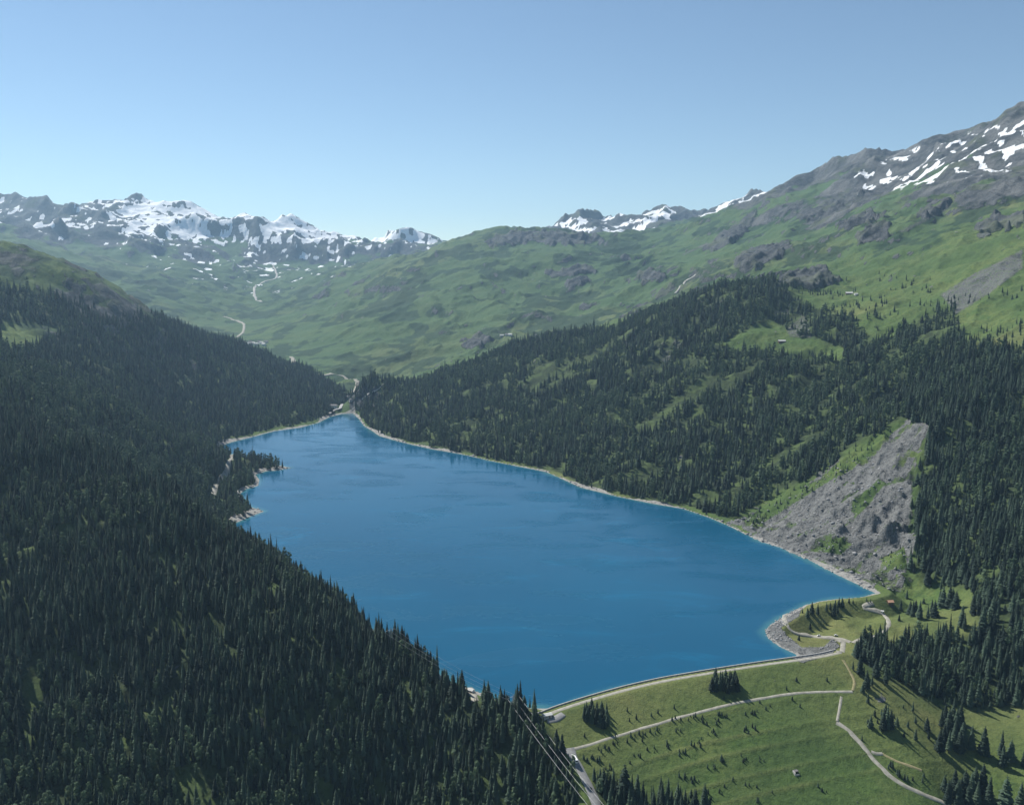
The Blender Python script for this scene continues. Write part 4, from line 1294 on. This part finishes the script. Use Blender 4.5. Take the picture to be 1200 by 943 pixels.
def house(x, y, z, L, Wd, H, rh, rz, wall_m, roof_m, label, group=None, name='hut', windows=2, chimney=False, cat=None, door=True):
    """gabled house: ridge along local x"""
    t = empty(name, (x, y, z), rz)
    b = MB(); a, c = L / 2, Wd / 2
    b.add([(-a, -c, -2.5), (a, -c, -2.5), (a, c, -2.5), (-a, c, -2.5), (-a, -c, H), (a, -c, H), (a, c, H), (-a, c, H), (-a, 0, H + rh), (a, 0, H + rh)],
          [(0, 1, 5, 4), (2, 3, 7, 6), (1, 2, 6, 9, 5), (3, 0, 4, 8, 7), (3, 2, 1, 0)])
    wl = b.build('wall', wall_m, t)
    r = MB(); ov = .12 * Wd; e = .06 * L; th = .28; k = rh / c
    for s in (-1, 1):
        y1 = s * (c + ov); z1 = H - ov * k
        r.add([(-a - e, 0, H + rh + .02), (a + e, 0, H + rh + .02), (a + e, y1, z1 + .02), (-a - e, y1, z1 + .02),
               (-a - e, 0, H + rh + th), (a + e, 0, H + rh + th), (a + e, y1, z1 + th), (-a - e, y1, z1 + th)],
              [(0, 1, 2, 3), (7, 6, 5, 4), (0, 4, 5, 1), (2, 6, 7, 3), (1, 5, 6, 2), (3, 7, 4, 0)])
    rf = r.build('roof', roof_m, t)
    if chimney:
        MB().box(-a * .3 - .35, -a * .3 + .35, .4, 1.1, H, H + rh + 1.0).build('chimney', wall_m, rf)
    if door:
        MB().box(a * .35, a * .35 + 1.0, -c - .06, -c + .05, -.3, min(2.0, H * .8)).build('door', M_WOODW if wall_m is not M_WOODW else M_PAINTD, t)
    for i in range(windows):
        wx = -a * .7 + i * (a * .9 / max(1, windows - 1) if windows > 1 else 0)
        w = MB().box(wx - .45, wx + .45, -c - .05, -c + .05, H * .4, H * .4 + 1.0).build('window', M_GLASS, t)
    tag(t, label, cat or 'hut', group)
    return t


def yaw_to_cam(x, y, extra=0.0):
    """turn that makes a thing's local -y side look towards the valley's north end"""
    return math.atan2(x, -y) * -1 * 0 + extra


def at_px(px, py, lo=500, hi=14000):
    return cast(px, py, lo, hi)


x, y, z = at_px(1043, 707, 950, 1300)
house(x, y, z, 7.5, 5.5, 3.0, 1.8, math.radians(6), M_WOODW, M_REDRF, 'small timber hut with orange-brown roof on the meadow above the cove')
x, y, z = at_px(1034, 717.5, 950, 1300)
house(x, y, z, 3.6, 3.2, 2.2, .8, math.radians(-25), M_WHITE, M_GREYRF, 'tiny pale hut beside the hut road bend below the timber hut', windows=1)
x, y, z = at_px(916, 401, 1700, 2700)
house(x, y, z, 17, 8, 3.4, 2.6, math.radians(4), M_WOODW, M_GREYRF, 'long alpine barn with pale roof on the green alp in the right wood', name='barn', cat='barn', windows=3)
x, y, z = at_px(995, 345, 2000, 3000)
house(x, y, z, 18, 9, 4, 3.0, math.radians(-8), M_WOODW, M_GREYRF, 'alpine farmhouse with grey roof on the upper right alp', name='farmhouse', cat='farmhouse', windows=3)
x, y, z = at_px(1003, 345.6, 2000, 3000)
house(x, y, z, 9, 7, 3, 2.0, math.radians(10), M_WHITE, M_GREYRF, 'small pale shed right of the upper alp farmhouse', name='shed', cat='shed', windows=1)
for i, (a, b_) in enumerate([(588, 394), (594, 393), (598, 393)]):
    x, y, z = at_px(a, b_, 3000, 5500)
    house(x, y, z, 16, 10, 5, 3.5, math.radians(5 - 12 * i), M_WHITE, M_GREYRF if i != 1 else M_DARKRF,
          ('white farmhouse leftmost of three on the green hill terrace above the wood', 'white dark-roofed farmhouse between two others on the green hill terrace', 'white farmhouse rightmost of three on the green hill terrace above the wood')[i], 'farm on the green hill terrace', 'farmhouse', cat='farmhouse')
# concrete inspection hut on the dam face
x, y, z = at_px(933, 906, 700, 1000)
t = empty('valve_house', (x, y, z), math.radians(14))
b = MB(); b.box(-2.6, -1.9, -2.4, 2.4, -2, 2.4); b.box(-1.9, 2.2, 1.8, 2.4, -2, 2.4); b.box(-1.9, 2.2, -2.4, -2.0, -2, .5); b.build('wall', M_CONC, t)
MB().box(-1.88, 2.3, -.6, 2.6, 2.42, 2.7).build('roof_slab', M_DARKRF, t)
MB().box(-1.85, 1.9, .9, 1.1, -1.5, 2.3).build('door', M_PAINTD, t)
b = MB(); b.add([(2.3, 2.4, -.3), (6.5, -1.2, -2.4), (6.5, -.8, -2.4), (2.3, 2.8, -.3), (2.3, 2.4, 1.7), (6.5, -1.2, -1.6), (6.5, -.8, -1.6), (2.3, 2.8, 1.7)], [(0, 1, 5, 4), (2, 3, 7, 6), (4, 5, 6, 7), (1, 2, 6, 5)])
b.build('wing_wall', M_CONC, t)
tag(t, 'small concrete valve house with dark opening low on the dam face', 'hut')
# house and shelter at the left dam end
x, y, z = at_px(641, 840.5, 760, 960)
house(x, y, z + .3, 9, 4.5, 3.0, .9, math.radians(22), M_CONC, M_GREYRF, 'low pale gatehouse at the left end of the dam crest', name='gatehouse', cat='gatehouse', windows=3)
x, y, z = at_px(552, 811, 760, 960)
house(x, y, z + .4, 6, 4.5, 2.8, 1.0, math.radians(-30), M_WHITE, M_GREYRF, 'white hut on the gravel pad between the left wood and the lake', windows=2)
# buildings where the river enters the lake
for i, (a, b_, L, Wd, H, m, r_, lb) in enumerate([(391, 478, 22, 12, 9, M_WHITE, M_DARKRF, 'white power station building beside the road at the lake head'), (387, 482, 14, 9, 5, M_WHITE, M_GREYRF, 'low white building in front of the power station at the lake head'),
                                                 (412, 470, 14, 10, 6, M_CONC, M_DARKRF, 'dark-roofed house in the narrow gap at the lake head'), (408, 466, 12, 9, 5, M_WHITE, M_DARKRF, 'small white house behind the dark-roofed house at the lake head')]):
    x, y, z = at_px(a, b_, 2300, 3600)
    house(x, y, z, L, Wd, H, 3.0, math.radians(15 * (i % 3) - 10), m, r_, lb, name='house', cat='house', windows=3)
# weir at the inlet and the road gallery
x0, y0, z0 = on_z(405, 482, 2); x1, y1, z1 = on_z(418, 482, 2)
t = empty('weir', ((x0 + x1) / 2, (y0 + y1) / 2 + 14, 1.0), math.atan2(y1 - y0, x1 - x0))
L = math.hypot(x1 - x0, y1 - y0)
MB().box(-L / 2, L / 2, -2, 2, -6, 4.0).build('wall', M_CONC, t)
for i in range(4):
    MB().box(-L / 2 + L * (i + .5) / 4 - .8, -L / 2 + L * (i + .5) / 4 + .8, -3.2, 3.2, -6, 6).build('pier', M_CONC, t)
tag(t, 'pale concrete weir across the river mouth at the lake head', 'weir')
ga = [cast(q[0], q[1], 2300, 3400) for q in ((386, 486), (392, 484), (398, 480.5), (401, 475))]
t = empty('road_gallery', ga[1]); G = smooth_line([g[:2] for g in ga], 6.0)
zz = np.maximum(np.linspace(ga[0][2], ga[-1][2], len(G)) + 5, hq(G[:, 0], G[:, 1]) + 3)
b = MB(); w_ = MB()
for i in range(len(G) - 1):
    d = (G[i + 1] - G[i]) / np.linalg.norm(G[i + 1] - G[i]); nn = np.array([-d[1], d[0]]) * 4.5
    A, B = G[i] - np.array(ga[1][:2]), G[i + 1] - np.array(ga[1][:2]); za, zb = zz[i] - ga[1][2], zz[i + 1] - ga[1][2]
    b.add([(*(A - nn), za), (*(B - nn), zb), (*(B + nn), zb), (*(A + nn), za), (*(A - nn), za - .8), (*(B - nn), zb - .8), (*(B + nn), zb - .8), (*(A + nn), za - .8)], [(0, 1, 2, 3), (7, 6, 5, 4), (0, 4, 5, 1), (2, 6, 7, 3)])
    if i % 2 == 0:
        p = A - nn * .9
        w_ = MB().tube((p[0], p[1], za - 11), (p[0], p[1], za - .8), .6, .6, 6); w_.build('pillar', M_CONC, t)
b.build('deck', M_CONC, t)
tag(t, 'pale road gallery on pillars along the shore at the lake head', 'bridge')
# village in the far valley
rv = random.Random(3)
VPOS = ('leftmost', 'second from the left', 'third from the left', 'fourth from the left', 'middle', 'fifth from the right', 'fourth from the right', 'third from the right', 'second from the right', 'rightmost')
vs_ = sorted([(285 + i * 3.0 + rv.uniform(-.8, .8), 402.0 + (i % 3) * 1.3 + rv.uniform(-.3, .3)) for i in range(10)])
for i, (a, b_) in enumerate(vs_):
    x, y, z = at_px(a, b_, 3500, 6500)
    house(x, y, z, rv.uniform(13, 20), rv.uniform(10, 13), rv.uniform(7, 10), 4, rv.uniform(-.5, .5), M_WHITE, M_GREYRF if i % 3 else M_DARKRF, 'white village house in the far green valley, ' + VPOS[i] + ' of the row', 'village houses in the far valley', 'village_house', cat='house', windows=2, door=False)


# ------------------------------------------------------------------ vehicles
def wheels(t, xs, half, r):
    for wx in xs:
        for s in (-1, 1):
            wl = MB().tube((wx, s * (half - .18), r), (wx, s * half, r), r, r, 10).build('wheel', M_TYRE, t)
            MB().tube((wx, s * half, r), (wx, s * (half + .02), r), r * .55, r * .5, 8).build('rim', M_STEEL, wl)


def car(px, py, rz, paint, label, lo=700, hi=1300, lift=.5):
    x, y, z = cast(px, py, lo, hi)
    t = empty('car', (x, y, z + lift), rz)
    prof = [(-2.1, .35), (-2.15, .8), (-1.9, 1.0), (-.9, 1.05), (.9, 1.02), (1.9, .85), (2.15, .6), (2.1, .35)]
    b = MB(); k = len(prof)
    b.add([(p[0], -.86, p[1]) for p in prof] + [(p[0], .86, p[1]) for p in prof], [tuple(range(k)), tuple(range(2 * k - 1, k - 1, -1))] + [(i, k + i, k + (i + 1) % k, (i + 1) % k) for i in range(k)])
    b.build('body', paint, t)
    b = MB(); b.add([(-1.8, -.8, 1.03), (1.0, -.8, 1.03), (1.0, .8, 1.03), (-1.8, .8, 1.03), (-1.3, -.64, 1.48), (.25, -.64, 1.48), (.25, .64, 1.48), (-1.3, .64, 1.48)], [(0, 1, 5, 4), (1, 2, 6, 5), (2, 3, 7, 6), (3, 0, 4, 7)])
    b.build('window', M_GLASS, t)
    MB().box(-1.32, .27, -.66, .66, 1.481, 1.54).build('roof', paint, t)
    for s in (-.6, .6):
        MB().box(2.08, 2.17, s - .16, s + .16, .6, .76).build('headlight', M_PAINTW, t)
    wheels(t, (-1.3, 1.3), .86, .33)
    tag(t, label, 'car')
    return t


car(959.5, 745.2, math.radians(170), M_PAINTW, 'white car parked on the loop road by the lakeside grass')
car(692, 924.5, math.radians(112), M_PAINTD, 'dark car driving on the valley road at the bottom edge')
car(979.5, 744.8, math.radians(5), M_PAINTW, 'pale car parked on the grass above the loop road junction')
car(646.5, 839.5, math.radians(25), M_PAINTD, 'dark car parked at the left end of the dam')
x, y, z = cast(673.5, 891, 700, 900)
t = empty('coach', (x, y, z + .6), math.radians(105))
b = MB(); prof = [(-5.8, .45), (-5.9, 2.9), (-5.6, 3.3), (5.3, 3.3), (5.75, 2.9), (5.95, .9), (5.9, .45)]; k = len(prof)
b.add([(p[0], -1.25, p[1]) for p in prof] + [(p[0], 1.25, p[1]) for p in prof], [tuple(range(k)), tuple(range(2 * k - 1, k - 1, -1))] + [(i, k + i, k + (i + 1) % k, (i + 1) % k) for i in range(k)])
b.build('body', M_PAINTW, t)
for s in (-1, 1):
    for i in range(6):
        w0 = -5.2 + i * 1.75
        MB().box(w0, w0 + 1.6, s * 1.262 - .01, s * 1.262 + .01, 1.6, 2.7).build('window', M_GLASS, t)
MB().add([(5.78, -1.1, 2.85), (5.93, -1.1, 1.3), (5.93, 1.1, 1.3), (5.78, 1.1, 2.85)], [(0, 1, 2, 3)]).build('windscreen', M_GLASS, t)
MB().box(-5.92, -5.86, -1.0, 1.0, 1.5, 2.7).build('rear_window', M_GLASS, t)
wheels(t, (-3.4, 3.6), 1.27, .5)
tag(t, 'white coach on the valley road beside the left wood', 'coach')


# ------------------------------------------------------------------ power line
def pylon(x, y, H, rz, label):
    z = float(hq(x, y)); t = empty('power_pylon', (x, y, z), rz)
    b0, b1 = 2.6, .55
    for sx in (-1, 1):
        for sy in (-1, 1):
            MB().tube((sx * b0, sy * b0, -1), (sx * b1, sy * b1, H * .97), .14, .09, 4).build('leg', M_STEEL, t)
    lev = [H * q for q in (0, .2, .38, .54, .68, .8, .9)]
    br = MB()
    for i in range(len(lev) - 1):
        w0 = b0 + (b1 - b0) * lev[i] / H; w1 = b0 + (b1 - b0) * lev[i + 1] / H
        for ax in range(4):
            c0 = [(-1, -1), (1, -1), (1, 1), (-1, 1)][ax]; c1 = [(1, -1), (1, 1), (-1, 1), (-1, -1)][ax]
            br.tube((c0[0] * w0, c0[1] * w0, lev[i]), (c1[0] * w1, c1[1] * w1, lev[i + 1]), .06, .06, 3)
            br.tube((c1[0] * w0, c1[1] * w0, lev[i]), (c0[0] * w1, c0[1] * w1, lev[i + 1]), .06, .06, 3)
    br.build('bracing', M_STEEL, t)
    heads = []
    for hgt, wd in ((.86, 6.5), ):
        am = MB()
        for s in (-1, 1):
            am.tube((s * .6, 0, H * hgt), (s * wd, 0, H * hgt + .2), .12, .07, 4); am.tube((s * .5, 0, H * hgt + 1.3), (s * wd, 0, H * hgt + .2), .07, .06, 4)
            heads.append((s * wd, 0, H * hgt))
        am.build('cross_arm', M_STEEL, t)
    MB().tube((0, 0, H * .95), (0, 0, H * 1.04), .12, .05, 4).build('tip', M_STEEL, t)
    heads.insert(1, (0, -.9, H * .86)); hp = []
    for q in heads:
        MB().tube((q[0], q[1], q[2]), (q[0], q[1], q[2] - 1.4), .13, .13, 6).build('insulator', M_WHITE, t)
        hp.append((x + q[0] * math.cos(rz) - q[1] * math.sin(rz), y + q[0] * math.sin(rz) + q[1] * math.cos(rz), z + q[2] - 1.4))
    tag(t, label, 'pylon')
    return hp


xa, ya, _ = at(458, 746, 925); xb, yb, _ = at(602, 855, 830)
h1 = pylon(xa, ya, 27, math.radians(38), 'steel lattice pylon rising above the left wood skyline')
h2 = pylon(xb, yb, 17, math.radians(30), 'steel lattice pylon among the spruces near the dam left end')
h3 = pylon(138, 600, 34, math.radians(20), 'steel lattice pylon on the valley floor below the dam')
for hs_, he_, sag, rr_, nm in ((h1, h2, 5, .05, 'between the two wooded pylons'), (h2, h3, 6, .10, 'crossing over the valley road')):
    for i in range(3):
        p = np.array(hs_[i]); q_ = np.array(he_[i]); b = MB(); prev = None
        for k in range(31):
            t_ = k / 30; c = p * (1 - t_) + q_ * t_; c[2] -= 4 * sag * t_ * (1 - t_)
            if prev is not None:
                b.tube(prev, c, rr_, rr_, 5)
            prev = c
        tag(b.build('power_cable', M_CABLE), ('upper right', 'middle', 'lower left')[(2, 0, 1)[i] if False else i] + ' pale power cable sagging ' + nm, 'cable', 'power cables')

# ------------------------------------------------------------------ boulders
ICO = bmesh.new(); bmesh.ops.create_icosphere(ICO, subdivisions=1, radius=1.0)
iv = np.array([v.co[:] for v in ICO.verts]); itri = np.array([[v.index for v in f.verts] for f in ICO.faces]); ICO.free()


def boulders(name, xs, ys, sizes, label):
    V = []; Fc = []
    zs = hq(xs, ys)
    for i in range(len(xs)):
        d = iv * rng.uniform(.65, 1.25, (len(iv), 1)) * sizes[i] * np.array([rng.uniform(.8, 1.5), rng.uniform(.7, 1.2), rng.uniform(.5, .9)])
        a = rng.uniform(0, 6.28); ca, sa = math.cos(a), math.sin(a)
        d = np.column_stack([d[:, 0] * ca - d[:, 1] * sa, d[:, 0] * sa + d[:, 1] * ca, d[:, 2]])
        Fc.append(itri + len(V) * len(iv)); V.append(d + np.array([xs[i], ys[i], zs[i] + sizes[i] * .15]))
    me = mesh_np(name, np.concatenate(V), np.concatenate(Fc))
    o = link(name, me, mat=M_ROCK)
    tag(o, label, 'boulders', None, 'stuff')


bx_, by_ = scatter(250, 420, 1000, 1160, 2.6)
kp = (grid_lookup(rip, bx_, by_) > .45) & (grid_lookup(lake_d, bx_, by_) > -4) & (rng.uniform(0, 1, bx_.shape) < .8)
boulders('riprap_boulders', bx_[kp], by_[kp], np.clip(rng.lognormal(-.25, .4, kp.sum()), .4, 2.2), 'loose pale riprap boulders round the shore at the dam right end')
bx_, by_ = scatter(280, 640, 1180, 1560, 5.0)
kp = (grid_lookup(scree, bx_, by_) > .6) & (rng.uniform(0, 1, bx_.shape) < .55)
boulders('scree_boulders', bx_[kp], by_[kp], np.clip(rng.lognormal(-.1, .55, kp.sum()), .4, 4.2), 'grey fallen boulders strewn over the scree above the cove')
bx_, by_ = scatter(-560, 460, 1300, 2780, 6.0)
ldb = grid_lookup(lake_d, bx_, by_)
kp = (ldb > -1) & (ldb < 9) & (rng.uniform(0, 1, bx_.shape) < .5)
boulders('shore_boulders', bx_[kp], by_[kp], np.clip(rng.lognormal(.1, .5, kp.sum()), .5, 4.0), 'pale boulders along the bare far lakeshore')

# ------------------------------------------------------------------ haze
bmh = bmesh.new()
bmesh.ops.create_cube(bmh, size=1.0)
meh = bpy.data.meshes.new('haze'); bmh.to_mesh(meh); bmh.free()
hz_o = link('haze', meh)
TOPZ = float(GZ.max()) + 45
BOTZ = float(GZ.min()) - 1.5
hz_o.scale = (21400, 13200, TOPZ - BOTZ); hz_o.location = (0, 6150, (TOPZ + BOTZ) / 2)
hm = bpy.data.materials.new('haze_air'); hm.use_nodes = True
hn = hm.node_tree
for x in list(hn.nodes):
    if x.type == 'BSDF_PRINCIPLED':
        hn.nodes.remove(x)
pv = hn.nodes.new('ShaderNodeVolumePrincipled')
pv.inputs['Color'].default_value = (.46, .73, 1.0, 1)
pv.inputs['Density'].default_value = HAZE_DENSITY
pv.inputs['Anisotropy'].default_value = .3
hn.links.new(pv.outputs[0], hn.nodes['Material Output'].inputs['Volume'])
meh.materials.append(hm)
hz_o['kind'] = 'stuff'; hz_o['label'] = 'pale blue summer haze filling the valley air'; hz_o['category'] = 'haze'
